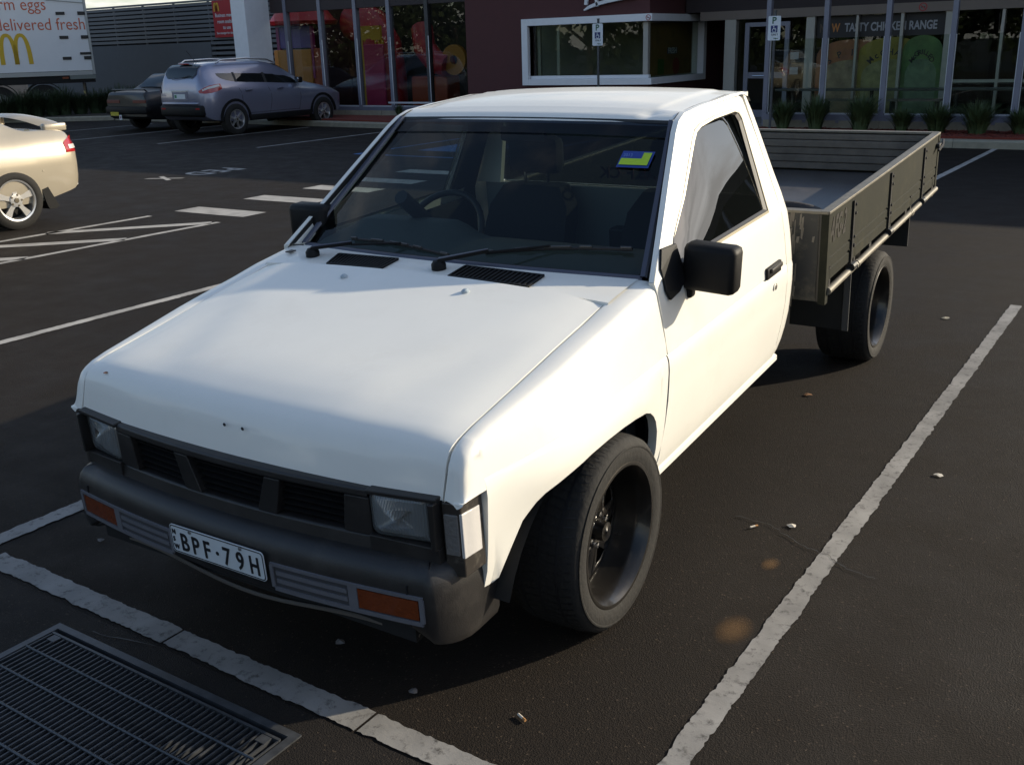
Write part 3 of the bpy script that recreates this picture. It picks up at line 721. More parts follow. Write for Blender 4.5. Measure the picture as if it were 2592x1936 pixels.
parking_sign(-4.27, 16.32, 'disabled parking sign on a pole in front of the glass terrace and door', 'disabled parking signs')

# ---- terrace table and stool
tb = thing('terrace_table', 'long dark counter table behind the glass screens on the terrace', 'table', (-2.6, 18.5, .2))
MB().box(-2.3, 2.6, -.22, .22, .56, .60, .01).build('top', mat('table_slate', (.05, .055, .05), .3), tb, smooth=0)
for x in (-2.0, -.5, 1.0, 2.4): MB().tube([(x, 0, 0), (x, 0, .56)], .035, 8).build('leg', M['black_trim'], tb)
for i, x in enumerate((-3.4, -2.2)):
    bn_ = thing('terrace_bench', ['low slatted bench at the left of the counter table', 'low slatted bench at the middle of the counter table'][i], 'bench', (x, 18.0, .2))
    for k in range(4): MB().box(-.45, .45, -.18+.09*k, -.10+.09*k, .40, .43).build('slat', M['timber'], bn_, smooth=0)
    for sx in (-.4, .37): MB().box(sx, sx+.03, -.16, .16, 0, .398).build('leg', M['black_trim'], bn_, smooth=0)

# ---- strappy plants in the beds
M['leaf'] = mat('strap_leaf', (.048, .075, .026), .6, var=.45, scale=6)
M['leaf_dark'] = mat('dark_strap_leaf', (.024, .042, .016), .65, var=.45, scale=6)
def clump(rnd, h, w, n, bw=.012):
    mb = MB()
    for i in range(n):
        a = rnd.uniform(0, 6.283); r0 = rnd.uniform(0, .25)*w; lean = rnd.random()**.7; L = h*rnd.uniform(.6, 1.08)
        bx_, by_ = math.cos(a), math.sin(a); px, py = -by_, bx_; tw = rnd.uniform(-.6, .6)
        pts = []
        for k in range(5):
            t = k/4; d = r0+lean*w*(.25*t+.55*t*t); z = L*(t-.25*lean*t*t*t)
            ww = bw*(1-.85*t**1.5)*rnd.uniform(.9, 1.1)
            cx, cy_ = bx_*d, by_*d
            pts.append(((cx-px*ww, cy_-py*ww, z), (cx+px*ww+bx_*tw*ww, cy_+py*ww+by_*tw*ww, z)))
        k0 = len(mb.v)
        for q in pts: mb.v += [q[0], q[1]]
        for k in range(4): mb.f.append((k0+2*k, k0+2*k+1, k0+2*k+3, k0+2*k+2))
    return mb
rp = random.Random(11)
plants = [(-4.22, 16.85, .56, .34, 'left of the door post'), (-3.60, 16.8, .58, .36, 'second from the left'), (-2.80, 16.75, .60, .42, 'third from the left'), (-2.12, 16.8, .46, .30, 'small one in the middle'), (-1.53, 16.7, .56, .42, 'above the tray corner'), (-.88, 16.55, .56, .44, 'widest one right of the tray'), (-.25, 16.75, .45, .38, 'at the right edge of the view'), (.55, 16.7, .55, .4, ''), (1.3, 16.6, .5, .4, '')]
plab = ['strappy green plant by the parking sign pole at the terrace', 'dark strappy plant next to the first plant by the sign pole', 'tall strappy plant directly under the yellow range poster', 'small thin strappy plant under the green range poster', 'strappy plant behind the rear corner of the ute tray', 'widest strappy plant on red mulch right of the ute tray', 'strappy plant at the right edge of the photo by the plinth', 'strappy plant beyond the right edge of the photo', 'far right strappy plant beyond the edge of the photo']
for (x, y, h, w, _), lb in zip(plants[:7], plab):
    h *= rp.uniform(.9, 1.1)
    o = clump(rp, h*1.02, w*1.15, 420, .013).build('strappy_plant', M['leaf'], None, smooth=0, fix=False, loc=(x, y, .16)); tag(o, lb, 'plant', 'strappy plants along the right bed')
for (x, y, h, w), lb in zip([(-14.55, 18.45, .34, .22), (-13.15, 18.4, .38, .26), (-12.3, 18.3, .55, .35)], ['small plant under the left glass wall beside a grey post', 'small plant under the left glass wall near the dark post', 'bushy plant at the corner of glass wall and maroon wall']):
    o = clump(rp, h, w, 120).build('strappy_plant', M['leaf'], None, smooth=0, fix=False, loc=(x, y, .15)); tag(o, lb, 'plant', 'plants under the left glass wall')
hx, hy = -27.4+.906*.9, 19-.42*.9
for i in range(13):
    s_ = -2.2+.42*i
    o = clump(rp, rp.uniform(.7, .95), .75, 420, .014).build('hedge_clump', M['leaf_dark'], None, smooth=0, fix=False, loc=(hx-.423*s_+rp.uniform(-.1, .1), hy-.906*s_+rp.uniform(-.1, .1), .14))
    tag(o, 'dark grass clump in the row between kerb and trailer', 'plant', 'grass clumps in front of the trailer')
for i in range(8):
    x = -24.6+.55*i
    o = clump(rp, rp.uniform(.6, .85), .7, 320, .014).build('hedge_clump', M['leaf_dark'], None, smooth=0, fix=False, loc=(x, 18.3+rp.uniform(-.2, .3), .14))
    tag(o, 'dark grass clump in the bed under the grey screen wall', 'plant', 'grass clumps under the screen wall')
# ------------------------------------------------------------------ the white ute (own frame: x to its left side, y towards its tail)
ute = thing('ute', 'lowered white single cab ute with grey steel tray and black wheels', 'ute', (0, 0, 0), (R(3.293), R(.12), R(1.30)))
WP = M['white_paint']
def XS(z): return itp(z, [.20, .27, .33, .45, .56, .64, .675, .688, .690, .6935, .80, .88, .93], [.755, .772, .788, .804, .813, .818, .816, .811, .807, .812, .806, .799, .790])
def G(z): return .79-.3864*(z-.93)
def XB(z): return XS(z) if z < .93 else G(z)

# ---- bonnet
def yb(x): return .083+.04*(x/.7)**2
HP = ([0, .012, .030, .046, .060, .085, .14, .25, .40, .60, .75, .90], [.662, .700, .752, .778, .790, .802, .814, .829, .851, .881, .901, .920])
def hoodz(x, s):
    u = abs(x)/.7
    z = itp(s, *HP)
    cr = .016*(1-u*u)*sstep(s, .03, .3)
    bl = .007*sstep(.36+.24*sstep(s, .1, .85)-abs(x), -.03, .03)*sstep(s, .05, .2)
    return z+cr+bl-.01*sstep(u, .9, 1.0)*sstep(s, .02, .1)
xs = [-.697, -.69, -.66, -.6, -.54, -.48, -.42, -.36, -.3, -.2, -.1, 0, .1, .2, .3, .36, .42, .48, .54, .6, .66, .69, .697]
ss = [0, .006, .012, .02, .03, .038, .046, .053, .060, .072, .085, .11, .14, .18, .22, .27, .33, .4, .48, .56, .64, .72, .80, .86, .90]
rows = []
for s_ in ss:
    row = []
    for x in xs:
        e = .985+.02*(1-(x/.7)**2)-yb(x)          # length of this strip
        row.append((x, yb(x)+s_*e/.90, hoodz(x, s_)))
    rows.append(row)
mb = MB().grid(rows)
mb.grid([rows[-1], [(x, y+.002, z-.03) for x, y, z in rows[-1]]])
mb.grid([rows[0], [(x, y+.015, z-.004) for x, y, z in rows[0]], [(x, y+.03, z+.03) for x, y, z in rows[0]]])
for j in (0, -1): mb.grid([[r_[j] for r_ in rows], [(r_[j][0], r_[j][1], r_[j][2]-.03) for r_ in rows]])
hood = mb.build('bonnet', WP, ute, smooth=50)
for x in (-.022, .048): MB().lathe([(0, 0), (-.0015, .0045), (0, .0055)], (x, yb(x)+.018, .742), 'y', 10).build('badge_hole', M['ink'], hood)
MB().lathe([(0, 0), (.0015, .004), (0, .008)], (-.60, yb(.6)+.05, .787), 'z', 7).build('rust_chip', mat('rust', (.16, .06, .025), .9), hood)
for x in (-.253, .253):
    MB().lathe([(0, .013), (.006, .013), (.012, .006), (.012, 0)], (x, .905, hoodz(x, .815)-.002), 'z', 10).build('washer_jet', mat('washer_jet', (.36, .42, .46), .4), hood)

# ---- cowl panel with two slatted vents
def cz(x, y): return itp(y, [.99, 1.06, 1.2], [.918, .926, .936])+.014*(1-(x/.72)**2)
def cowl_front(x): return .990+.02*(1-(x/.7)**2)
def ws_base(x): return 1.150+.074*(x/.742)**2
rows = []
for t in (0, .02, .25, .5, .75, 1):
    rows.append([(x, lerp(cowl_front(x), ws_base(x)-.012, t), cz(x, lerp(cowl_front(x), ws_base(x), t))-(.0 if t > 0 else .02)) for x in np.linspace(-.715, .715, 21)])
cowl = MB().grid(rows).build('cowl_panel', WP, ute, smooth=40)
for x0, x1 in ((-.455, -.168), (.112, .432)):
    vb = MB(); m_ = (x0+x1)/2; sk = .03 if x0 < 0 else -.02
    q = lambda x, y, dz: (x, y, cz(x, y)+dz)
    ya, yc = 1.012, 1.112
    vb.grid([[q(x0+.03*(1 if x0 < 0 else 0), ya, .003), q(x1-.012, ya, .003)], [q(x0, yc, .003), q(x1-.012, yc, .003)]])
    v_ = vb.build('air_vent', M['ink'], ute, smooth=0)
    sl_ = MB(); n_ = 17
    for k in range(n_+1):
        t = k/n_; xa = lerp(x0+.03, x1-.012, t) if x0 < 0 else lerp(x0, x1-.012, t); xb_ = lerp(x0, x1-.012, t)
        sl_.prism([q(xa-.0035, ya, .002), q(xa+.0035, ya, .002), q(xa+.0035, ya, .009), q(xa-.0035, ya, .009)], (xb_-xa, yc-ya, cz(0, yc)-cz(0, ya)))
    for yy in (ya, yc): sl_.prism([q(x0+(.03 if x0 < 0 and yy == ya else 0), yy-.005, .002), q(x1-.01, yy-.005, .002), q(x1-.01, yy-.005, .010), q(x0+(.03 if x0 < 0 and yy == ya else 0), yy-.005, .010)], (0, .010, 0))
    sl_.build('vent_slats', M['black_plastic'], v_, smooth=0)

# ---- front wings (guards): one per side
ARCH = [(.215, .336), (.24, .352), (.263, .381), (.302, .446), (.349, .513), (.40, .546), (.435, .559), (.55, .574), (.66, .583), (.76, .584), (.86, .581), (.95, .573), (1.036, .558), (1.08, .540), (1.11, .516), (1.13, .49), (1.145, .45), (1.153, .40), (1.1535, .27)]
FZ = ([.121, .134, .152, .168, .183, .21, .265, .37, .52, .72, .87, .985, 1.19], [.664, .698, .748, .772, .783, .794, .806, .821, .843, .873, .893, .912, .934])
def gapz(y): return itp(y, *FZ)
def wing(sg):
    ys = [.121, .1235, .127, .132, .138, .145, .152, .16, .168, .178, .19, .2148, .2152, .228, .24, .25, .263, .28, .302, .325, .349, .375, .40, .435, .49, .55, .605, .66, .71, .76, .81, .86, .905, .95, .99, 1.036, 1.06, 1.08, 1.096, 1.11, 1.12, 1.13, 1.138, 1.145, 1.150, 1.153, 1.1535, 1.17, 1.19, 1.207]
    rows = []
    for y in ys:
        zg = gapz(y); xe = itp(y, [.1, .167, .6, 1.2], [.737, .744, .777, .789]); nar = -.060*(1-sstep(y, .08, .62))
        zl = .664 if y < .215 else (itp(y, [a for a, b in ARCH], [b for a, b in ARCH]) if y <= 1.1535 else .268)
        zl = min(zl, zg-.004)
        ze = zg-.006
        row = [(.703, y, zg-.03), (.703, y, zg-.001), (.710, y, zg), (xe-.020, y, zg-.002), (xe-.009, y, ze-.001), (xe-.001, y, ze-.010)]
        def xside(z):
            b = XS(z)+nar
            # swage: rounded bulge under the crease near the arch
            b += .012*sstep(y, .2, .5)*(1-sstep(y, .95, 1.15))*math.exp(-((z-.60)/.05)**2)
            return b
        zt = ze-.026
        top = max(zl+.012, .6935)
        if zt < top+.003: top = max(zl+.006, zt-.02)
        x_t = xside(top)
        for t in (0, .35, .7): row.append((lerp(xe+.004, x_t, t**.9), y, lerp(zt, top, t)))
        if y < .215:
            row = row[:6]
            for t in (.08, .18, .3, .42, .55, .66, .76, .84, .9, .95, .98, 1.0):
                z = lerp(ze-.011, zl, t); row.append((lerp(xe, xside(max(zl, .664)), t**.8), y, z))
            row.append((xside(.664)-.03, y, zl))
            rows.append([(sg*x, yy, z) for x, yy, z in row]); continue
        row.append((x_t, y, top)); z2 = max(zl+.003, top-.0035) if zl > top-.02 else top-.0035
        row.append((xside(z2), y, z2))
        for t in (.012, .06, .14, .3, .5, .75, 1.0):
            z = lerp(z2, zl, t); x = xside(z)
            if y < .26 and zl < .6: x -= .012*sstep(t, .7, 1)
            row.append((x, y, z))
        row.append((xside(zl)-.03, y, zl+.001 if zl < .6 else zl))
        rows.append([(sg*x, yy, z) for x, yy, z in row])
    return MB().grid(rows)
for sg in (1, -1): wing(sg).build('wing', WP, ute, smooth=32)
# cowl side pieces: small gap cover at the left
MB().box(-.70, -.676, 1.085, 1.118, .936, .940).build('aerial_slot', M['ink'], ute, smooth=0)
# wheel wells
for sg in (1, -1):
    mb = MB(); n = 16
    for xa in (.44, .785):
        mb.v += [(sg*xa, .69+.47*math.cos(R(22)+R(136)*k/n), .15+.445*math.sin(R(22)+R(136)*k/n)) for k in range(n+1)]
    for k in range(n): mb.f.append((k, k+1, n+1+k+1, n+1+k))
    mb.f.append(tuple(range(n+1)))
    mb.build('wheel_well', M['dark_void'], ute, smooth=40)

# ---- doors
def dfront(z): return itp(z, [.285, .33, .54, .69, .94], [1.183, 1.194, 1.222, 1.214, 1.167])
def drear(z): return itp(z, [.285, .33, .50, .69, .86, .94, 1.2], [2.372, 2.396, 2.436, 2.424, 2.396, 2.383, 2.387])
OUT = [(1.172, .94), (1.30, 1.037), (1.50, 1.190), (1.68, 1.325), (1.735, 1.358), (1.80, 1.376), (1.95, 1.383), (2.27, 1.388), (2.335, 1.383), (2.368, 1.362), (2.384, 1.20), (2.382, .94)]
INN = [(1.300, .94), (1.386, 1.022), (1.56, 1.128), (1.795, 1.292), (1.838, 1.315), (1.89, 1.326), (2.036, 1.336), (2.255, 1.337), (2.288, 1.328), (2.302, 1.303), (2.285, 1.18), (2.252, .94)]
def inset(poly, d, cx=1.93, cz_=1.13): 
    return [(y+(cx-y)*d/abs(cx-y+1e-6) if abs(cx-y) > d else y, z+(d if z < cz_ else -d)) for y, z in poly]
def door(sg):
    mb = MB(); rows = []
    for z in (.285, .30, .33, .38, .45, .53, .60, .64, .675, .688, .690, .6935, .72, .78, .84, .89, .92, .94):
        y0, y1 = dfront(z), drear(z)
        dent = lambda y: .006*math.exp(-((y-2.2)/.10)**2-((z-.36)/.05)**2)
        r_ = [(sg*(XB(z)-.02), y0, z)]+[(sg*(XB(z)-dent(lerp(y0, y1, t))), lerp(y0, y1, t), z) for t in (0, .03, .12, .25, .38, .5, .62, .72, .79, .86, .93, .98, 1)]+[(sg*(XB(z)-.02), y1, z)]
        rows.append(r_)
    rows = [[(x-sg*.02, y, z) for x, y, z in rows[0]]]+rows
    mb.grid(rows)
    return mb.build('door', WP, ute, smooth=32)
for sg in (1, -1):
    d = door(sg)
    mb = MB()
    o3 = [(sg*G(z), y, z) for y, z in OUT]; i3 = [(sg*(G(z)+.0), y, z) for y, z in INN]
    mid = [(sg*(G((a[1]+b[1])/2)+.004), (a[0]+b[0])/2, (a[1]+b[1])/2) for a, b in zip(OUT, INN)]
    in2 = [(x-sg*.018, y, z) for x, y, z in i3]; ou2 = [(x-sg*.02, y, z) for x, y, z in o3]
    mb.grid([ou2, o3, mid, i3, in2])
    mb.build('window_frame', WP, d, smooth=45)
    cl = [(y, z) for y, z in INN]
    a = [(sg*(G(z)+.003), y, z) for y, z in cl]
    b = [(sg*(G(z)-.002), *p) for (y, z) in [(0, 0)] for p in []]
    def shrink(poly, dy, dz):
        cy_, cz_ = 1.95, 1.13
        return [(y+dy*np.sign(cy_-y)*min(1, abs(cy_-y)/.25), z+dz*np.sign(cz_-z)*min(1, abs(cz_-z)/.12)) for y, z in poly]
    s1 = shrink(cl, .010, .010); s2 = shrink(cl, .030, .018)
    mb = MB(); mb.grid([a+[a[0]], [(sg*(G(z)+.004), y, z) for y, z in s1+[s1[0]]]])
    mb.build('weather_strip', mat('dull_bright_trim', (.30, .28, .22), .35, metal=.6), d, smooth=0)
    mb = MB(); mb.grid([[(sg*(G(z)+.002), y, z) for y, z in s1+[s1[0]]], [(sg*(G(z)-.006), y, z) for y, z in s2+[s2[0]]]])
    mb.build('window_rubber', M['black_trim'], d, smooth=0)
    # slightly bowed pane, wavy like the real one
    k = len(s1); prow = []
    low = [(1.31, .93), (1.40, .93), (1.6, .93), (1.8, .93), (1.9, .93), (2.05, .93), (2.15, .93), (2.2, .93), (2.24, .93), (2.24, .93)]
    up = [(1.32, .955)]+[s1[i] for i in range(1, 10)]
    pr_ = []
    for t in np.linspace(0, 1, 9):
        pr_.append([(sg*(G(lerp(lo[1], u_[1], t))-.006-.030*t+.004*math.sin(math.pi*t)), lerp(lo[0], u_[0], t), lerp(lo[1], u_[1], t)) for lo, u_ in zip(low, up)])
    MB().grid(pr_).build('window_pane', M['side_glass'] if sg > 0 else M['clear_side'], d, smooth=60)
    # handle, lock
    hx = XS(.71)
    hb = MB().box(sg*hx-.004*sg, sg*(hx+.012), 2.160, 2.328, .688, .735, .005); h_ = hb.build('door_handle', M['black_plastic'], d, smooth=30)
    MB().box(sg*(hx+.010), sg*(hx+.022), 2.185, 2.315, .712, .730, .004).build('handle_flap', M['grey_plastic'], h_, smooth=30)
    MB().lathe([(0, .014), (.006*sg, .014), (.008*sg, .009), (.008*sg, 0)], (sg*XS(.64), 2.262, .637), 'x', 14).build('lock', M['chrome'], d)
    # sail triangle + mirror
    tri = MB(); sq = [(1.245, .866), (1.222, .90), (1.226, .97), (1.275, 1.022), (1.385, 1.015), (1.385, .905), (1.32, .875)]
    tri.prism([(sg*(XB(z)+.001), y, z) for y, z in sq], (sg*.010, 0, 0))
    tri.build('mirror_base', M['black_plastic'], d, smooth=0, bevel=.003)
    mr = MB()
    mr.box(.818, 1.000, -.055, .035, -.078, .080, .022)
    arm = MB().box(.775, .85, -.03, .015, -.112, -.070, .010)
    if sg < 0:
        for q in (mr, arm): q.v = [(-x, y, z) for x, y, z in q.v]
    mo = mr.build('mirror', M['black_plastic'], ute, smooth=50)
    mo.location = (-.026, 1.42, .985)
    if sg > 0: mo.rotation_euler = (0, R(3), 0)
    ao = arm.build('mirror_arm', M['black_plastic'], mo, smooth=50)
    gl_ = MB().box(*sorted((sg*.838, sg*.985)), .036, .040, -.062, .064).build('mirror_glass', M['chrome'], mo, smooth=0)
    if sg < 0: mo.location = (.13, 1.345, .99)
    # sill under the door
    MB().prism([(sg*.70, 1.150, .235), (sg*.762, 1.150, .235), (sg*.776, 1.150, .250), (sg*.776, 1.150, .270), (sg*.755, 1.150, .284), (sg*.70, 1.150, .284)], (0, 1.31, 0)).build('sill', WP, ute, smooth=0)

# ---- roof, pillars, rear corners, back wall
def top_edge(y): return itp(y, [1.745, 1.77, 1.82, 1.9, 2.1, 2.3, 2.40, 2.45, 2.475], [1.349, 1.364, 1.378, 1.386, 1.391, 1.392, 1.388, 1.376, 1.355])
def roofz(x, y):
    u = abs(x)/.607; zc = itp(y, [1.745, 1.77, 1.82, 1.9, 2.1, 2.3, 2.40, 2.45, 2.475], [1.357, 1.374, 1.391, 1.403, 1.414, 1.413, 1.405, 1.390, 1.362]); ze = top_edge(y)
    z = zc+(ze-zc)*u**2.2
    led = sstep(abs(x), .485, .515)*sstep(y, 1.80, 1.90)*(1-sstep(y, 2.36, 2.44))
    dip = .010*math.exp(-((x-.49)/.03)**2-((y-1.80)/.035)**2)
    return z-.007*led-dip
ry = [1.737, 1.745, 1.755, 1.77, 1.79, 1.80, 1.82, 1.84, 1.86, 1.9, 1.95, 2.0, 2.1, 2.2, 2.3, 2.36, 2.40, 2.43, 2.45, 2.465, 2.475]
rx = [0, .1, .2, .3, .38, .44, .46, .48, .49, .50, .51, .53, .56, .585, .60, .607]; rx = [-x for x in rx[:0:-1]]+rx
rows = []
for y in ry:
    yo = lambda x: y-(.018*(1-(x/.607)**2) if y < 1.8 else 0)
    rows.append([(x, yo(x), roofz(x, max(y, 1.745))-(.012 if y < 1.745 else 0)) for x in rx])
mb = MB().grid(rows)
for j in (0, -1): mb.grid([[r_[j] for r_ in rows], [(r_[j][0]+(.005 if j else -.005), r_[j][1], r_[j][2]-.012) for r_ in rows]])
mb.build('roof', WP, ute, smooth=50)
for sg in (1, -1):
    mb = MB()   # gutter between roof and door
    mb.grid([[(sg*.600, y, top_edge(y)-.010) for y in ry], [(sg*.622, y, top_edge(y)-.016) for y in ry]])
    mb.build('roof_gutter', M['black_trim'], ute, smooth=0)
    # windscreen pillar
    rows = []
    for t in np.linspace(0, 1, 9):
        a = Vector((.744, 1.228, .932)).lerp(Vector((.611, 1.752, 1.348)), t); b = Vector((.786, 1.165, .938)).lerp(Vector((.618, 1.733, 1.357)), t)
        m_ = (a+b)/2+Vector((.006, -.004, .004))
        rows.append([(sg*p.x, p.y, p.z) for p in (a+Vector((-.004, .01, -.012)), a, m_, b, b+Vector((-.012, .012, -.006)))])
    MB().grid(rows).build('windscreen_pillar', WP, ute, smooth=60)
    rows = []   # bright moulding beside the glass
    for t in np.linspace(0, 1, 9):
        a = Vector((.738, 1.224, .936)).lerp(Vector((.607, 1.748, 1.351)), t)
        rows.append([(sg*(a.x-.024), a.y-.006, a.z+.003), (sg*(a.x-.020), a.y-.012, a.z+.009), (sg*(a.x-.004), a.y-.012, a.z+.009), (sg*a.x, a.y-.004, a.z+.001)])
    MB().grid(rows).build('windscreen_moulding', mat('blue_grey_moulding', (.085, .090, .12), .35, metal=.3), ute, smooth=60)
    # rear corner panel
    zz = [.285, .305, .345, .39, .457, .53, .60, .67, .688, .694, .75, .82, .90, .98, 1.068, 1.15, 1.228, 1.30, 1.345, 1.372]
    yedge = lambda z: itp(z, [.285, .305, .39, .457, .6, .69, .8, .93, 1.068, 1.228, 1.30, 1.375], [2.42, 2.50, 2.556, 2.572, 2.568, 2.562, 2.548, 2.520, 2.492, 2.480, 2.470, 2.445])
    rows = []
    for z in zz:
        y0, y1 = drear(z)+.006, yedge(z); x = XB(z)
        rows.append([(sg*(x-.02), y0, z), (sg*x, y0, z), (sg*x, lerp(y0, y1, .35), z), (sg*(x-.004), lerp(y0, y1, .6), z), (sg*(x-.014), lerp(y0, y1, .8), z), (sg*(x-.032), lerp(y0, y1, .93), z), (sg*(x-.060), y1, z), (sg*(x-.12), y1+.004, z)])
    MB().grid(rows).build('rear_corner', WP, ute, smooth=40)
bk = MB()
bk.box(-.72, .72, 2.512, 2.535, .30, .96).box(-.60, .60, 2.470, 2.50, 1.30, 1.375)
for sg in (1, -1):
    bk.prism([(sg*(G(z)-d), 2.452, z) for z, d in ((.96, .05), (1.33, .05))]+[(sg*.60, 2.452, 1.33 if False else 1.33)]*0+[(sg*.55, 2.452, 1.33), (sg*.60, 2.452, .96)], (0, .03, 0))
bk.build('back_panel', WP, ute, smooth=0)
rw = MB().box(-.60, .60, 2.494, 2.499, .96, 1.30).build('rear_window', M['rear_glass'], ute, smooth=0)
tx = text('sticker_lettering', 'AS F*CK', .068, mat('sticker_red', (.30, .012, .02), .5), rw, (.19, 2.502, .998), (R(90), 0, R(180)), bold=.03, sx=1.12, ext=.0008)

# ---- windscreen
rows = []
for t in np.linspace(0, 1, 9):
    row = []
    for u in np.linspace(-1, 1, 17):
        w = lerp(.722, .590, t); x = w*u
        yb_ = ws_base(x*.742/.722)+.004; yt = 1.738+.012*u*u; zb = .930+.012*(1-u*u); ztp = 1.356-.008*u*u
        bul = -.012*math.sin(math.pi*t)*(1-u*u)
        row.append((x, lerp(yb_, yt, t)+bul, lerp(zb, ztp, t)-bul*.6))
    rows.append(row)
ws = MB().grid(rows).build('windscreen', M['windscreen'], ute, smooth=80)
r8 = [Vector(p) for p in rows[-1]]; r7 = [Vector(p) for p in rows[-2]]
ups = Vector((0, -.003, .004))
MB().grid([[tuple(a+ups) for a in r8], [tuple(a.lerp(b, .9)+ups) for a, b in zip(r8, r7)]]).build('sun_band', glass('sun_band_glass', (.16, .19, .24), ior=1.5), ws, smooth=80)
mb = MB().grid([[tuple(Vector(p)+Vector((0, -.004, .004))) for p in rows[0]], [tuple(Vector(a).lerp(Vector(b), .16)+Vector((0, -.003, .004))) for a, b in zip(rows[0], rows[1])]])
mb.build('black_border', M['ink'], ws, smooth=80)
mb = MB().grid([[(p[0], p[1]-.014, p[2]-.004) for p in rows[0]], [(p[0], p[1]-.008, p[2]+.010) for p in rows[0]], [(p[0], p[1]+.002, p[2]+.012) for p in rows[0]]])
mb.build('windscreen_moulding', MATS['blue_grey_moulding'], ws, smooth=60)
mb = MB().grid([[(p[0]*1.02, p[1]-.006, p[2]+.008) for p in rows[-1]], [(p[0]*1.02, p[1]-.012, p[2]-.006) for p in rows[-1]]]); mb.build('top_moulding', M['black_trim'], ws, smooth=60)
# registration sticker
def wsp(x, z, off=.004):
    t = (z-.935)/(1.352-.935); u = x/lerp(.722, .590, t)
    return Vector((x, lerp(ws_base(x)+.004, 1.738+.012*u*u, t)-.012*math.sin(math.pi*t)*(1-u*u)-off*.6, z+.0072*math.sin(math.pi*t)*(1-u*u)+off*.8))
def wpatch(x0, x1, z0, z1, off): return [[tuple(wsp(x, z, off)) for x in np.linspace(x0, x1, 4)] for z in (z0, z1)]
st = MB().grid(wpatch(.468, .585, 1.216, 1.262, .005)).build('registration_sticker', mat('sticker_blue', (.015, .05, .27), .5), ws, smooth=0)
g_ = MB(); g_.grid(wpatch(.474, .578, 1.222, 1.240, .008)); g_.grid(wpatch(.548, .578, 1.240, 1.257, .008))
g_.build('sticker_block', mat('sticker_lime', (.42, .62, .03), .5), st, smooth=0)
p0 = wsp(.478, 1.244, .009)
text('sticker_lettering', '2013', .018, mat('sticker_pale', (.15, .25, .55), .5), st, p0, (R(50), 0, 0), ext=0)

# ---- wipers
wb = MB()
def wiper(px, py, tip0, tip1, mid):
    z0 = cz(px, py)
    arm = MB(); arm.lathe([(0, .026), (.018, .026), (.030, .018), (.034, 0)], (px, py, z0), 'z', 14)
    a = Vector((px, py, z0+.026)); m_ = wsp(*mid, .022)
    e = a.lerp(m_, .45)+Vector((0, 0, .008))
    d = (m_-a).normalized(); n_ = Vector((-d.y, d.x, 0)).normalized()
    arm.prism([tuple(a+n_*.016), tuple(a-n_*.016), tuple(e-n_*.009), tuple(e+n_*.009)], (0, 0, .010))
    arm.tube([e, m_], .0045, 6)
    w = arm.build('wiper', M['black_plastic'], ute, smooth=40)
    MB().prism([tuple(a+n_*.012+Vector((0, 0, .011))), tuple(a-n_*.012+Vector((0, 0, .011))), tuple(e-n_*.006+Vector((0, 0, .011))), tuple(e+n_*.006+Vector((0, 0, .011)))], (0, 0, .002)).build('wiper_arm_top', mat('wiper_sheen', (.06, .065, .10), .35, metal=.2), w, smooth=0)
    pts = [wsp(lerp(tip0[0], tip1[0], t), lerp(tip0[1], tip1[1], t)+.008*math.sin(math.pi*t), .010) for t in np.linspace(0, 1, 7)]
    b_ = MB().tube(pts, .006, 6).build('wiper_blade', M['black_trim'], w, smooth=40)
    sp = MB()
    for t0, t1 in ((.0, .06), (.22, .34), (.42, .6), (.66, .74), (.93, 1)):
        a_ = [wsp(lerp(tip0[0], tip1[0], t), lerp(tip0[1], tip1[1], t)+.008*math.sin(math.pi*t), .019) for t in (t0, t1)]
        sp.tube(a_, .0045, 6)
    stuff(sp.build('wiper_bridge', mat('wiper_metal', (.10, .10, .10), .35, metal=.7), b_, smooth=40))
wiper(-.560, 1.085, (-.475, .966), (.003, .953), (-.22, .966))
wiper(.030, 1.072, (.143, .968), (.655, 1.000), (.38, .992))

# ---- front end: grille, lamps, bumper
gp = M['grey_plastic']
def gy(x): return .052+.05*(abs(x)/.49)**2*.6
grl = MB()
def gbar(pts, d=.05):
    grl.prism([(x, gy(x), z) for x, z in pts], (0, d, 0))
N_ = 24
for z0, z1 in ((.640, .664), (.490, .533)):
    xx = np.linspace(-.49, .49, N_+1)
    yo_ = -.006 if z0 < .5 else 0
    grl.grid([[(x, gy(x)+.06, z0) for x in xx], [(x, gy(x)+yo_+.003, z0) for x in xx], [(x, gy(x)+yo_, z0+.004) for x in xx], [(x, gy(x)+.002, z1-.004) for x in xx], [(x, gy(x)+.008, z1) for x in xx], [(x, gy(x)+.06, z1) for x in xx]])
for sg in (1, -1):
    gbar([(sg*.152, .640), (sg*.208, .640), (sg*.180, .533), (sg*.112, .533)])
    gbar([(sg*.418, .640), (sg*.492, .640), (sg*.492, .533), (sg*.405, .533)])
    grl.prism([(sg*.490, .072, .49), (sg*.69, .10, .49), (sg*.69, .10, .533), (sg*.490, .072, .541)], (0, .06, 0))
    grl.prism([(sg*.676, .085, .533), (sg*.690, .088, .533), (sg*.690, .09, .662), (sg*.676, .085, .662)], (0, .06, 0))
    grl.prism([(sg*.488, .075, .655), (sg*.69, .10, .660), (sg*.69, .10, .672), (sg*.488, .075, .667)], (0, .05, 0))
grille = grl.build('grille', gp, ute, smooth=0, bevel=.004)
MB().box(-.5, .5, .122, .13, .48, .67).build('grille_backing', M['dark_void'], grille, smooth=0)
slm = None
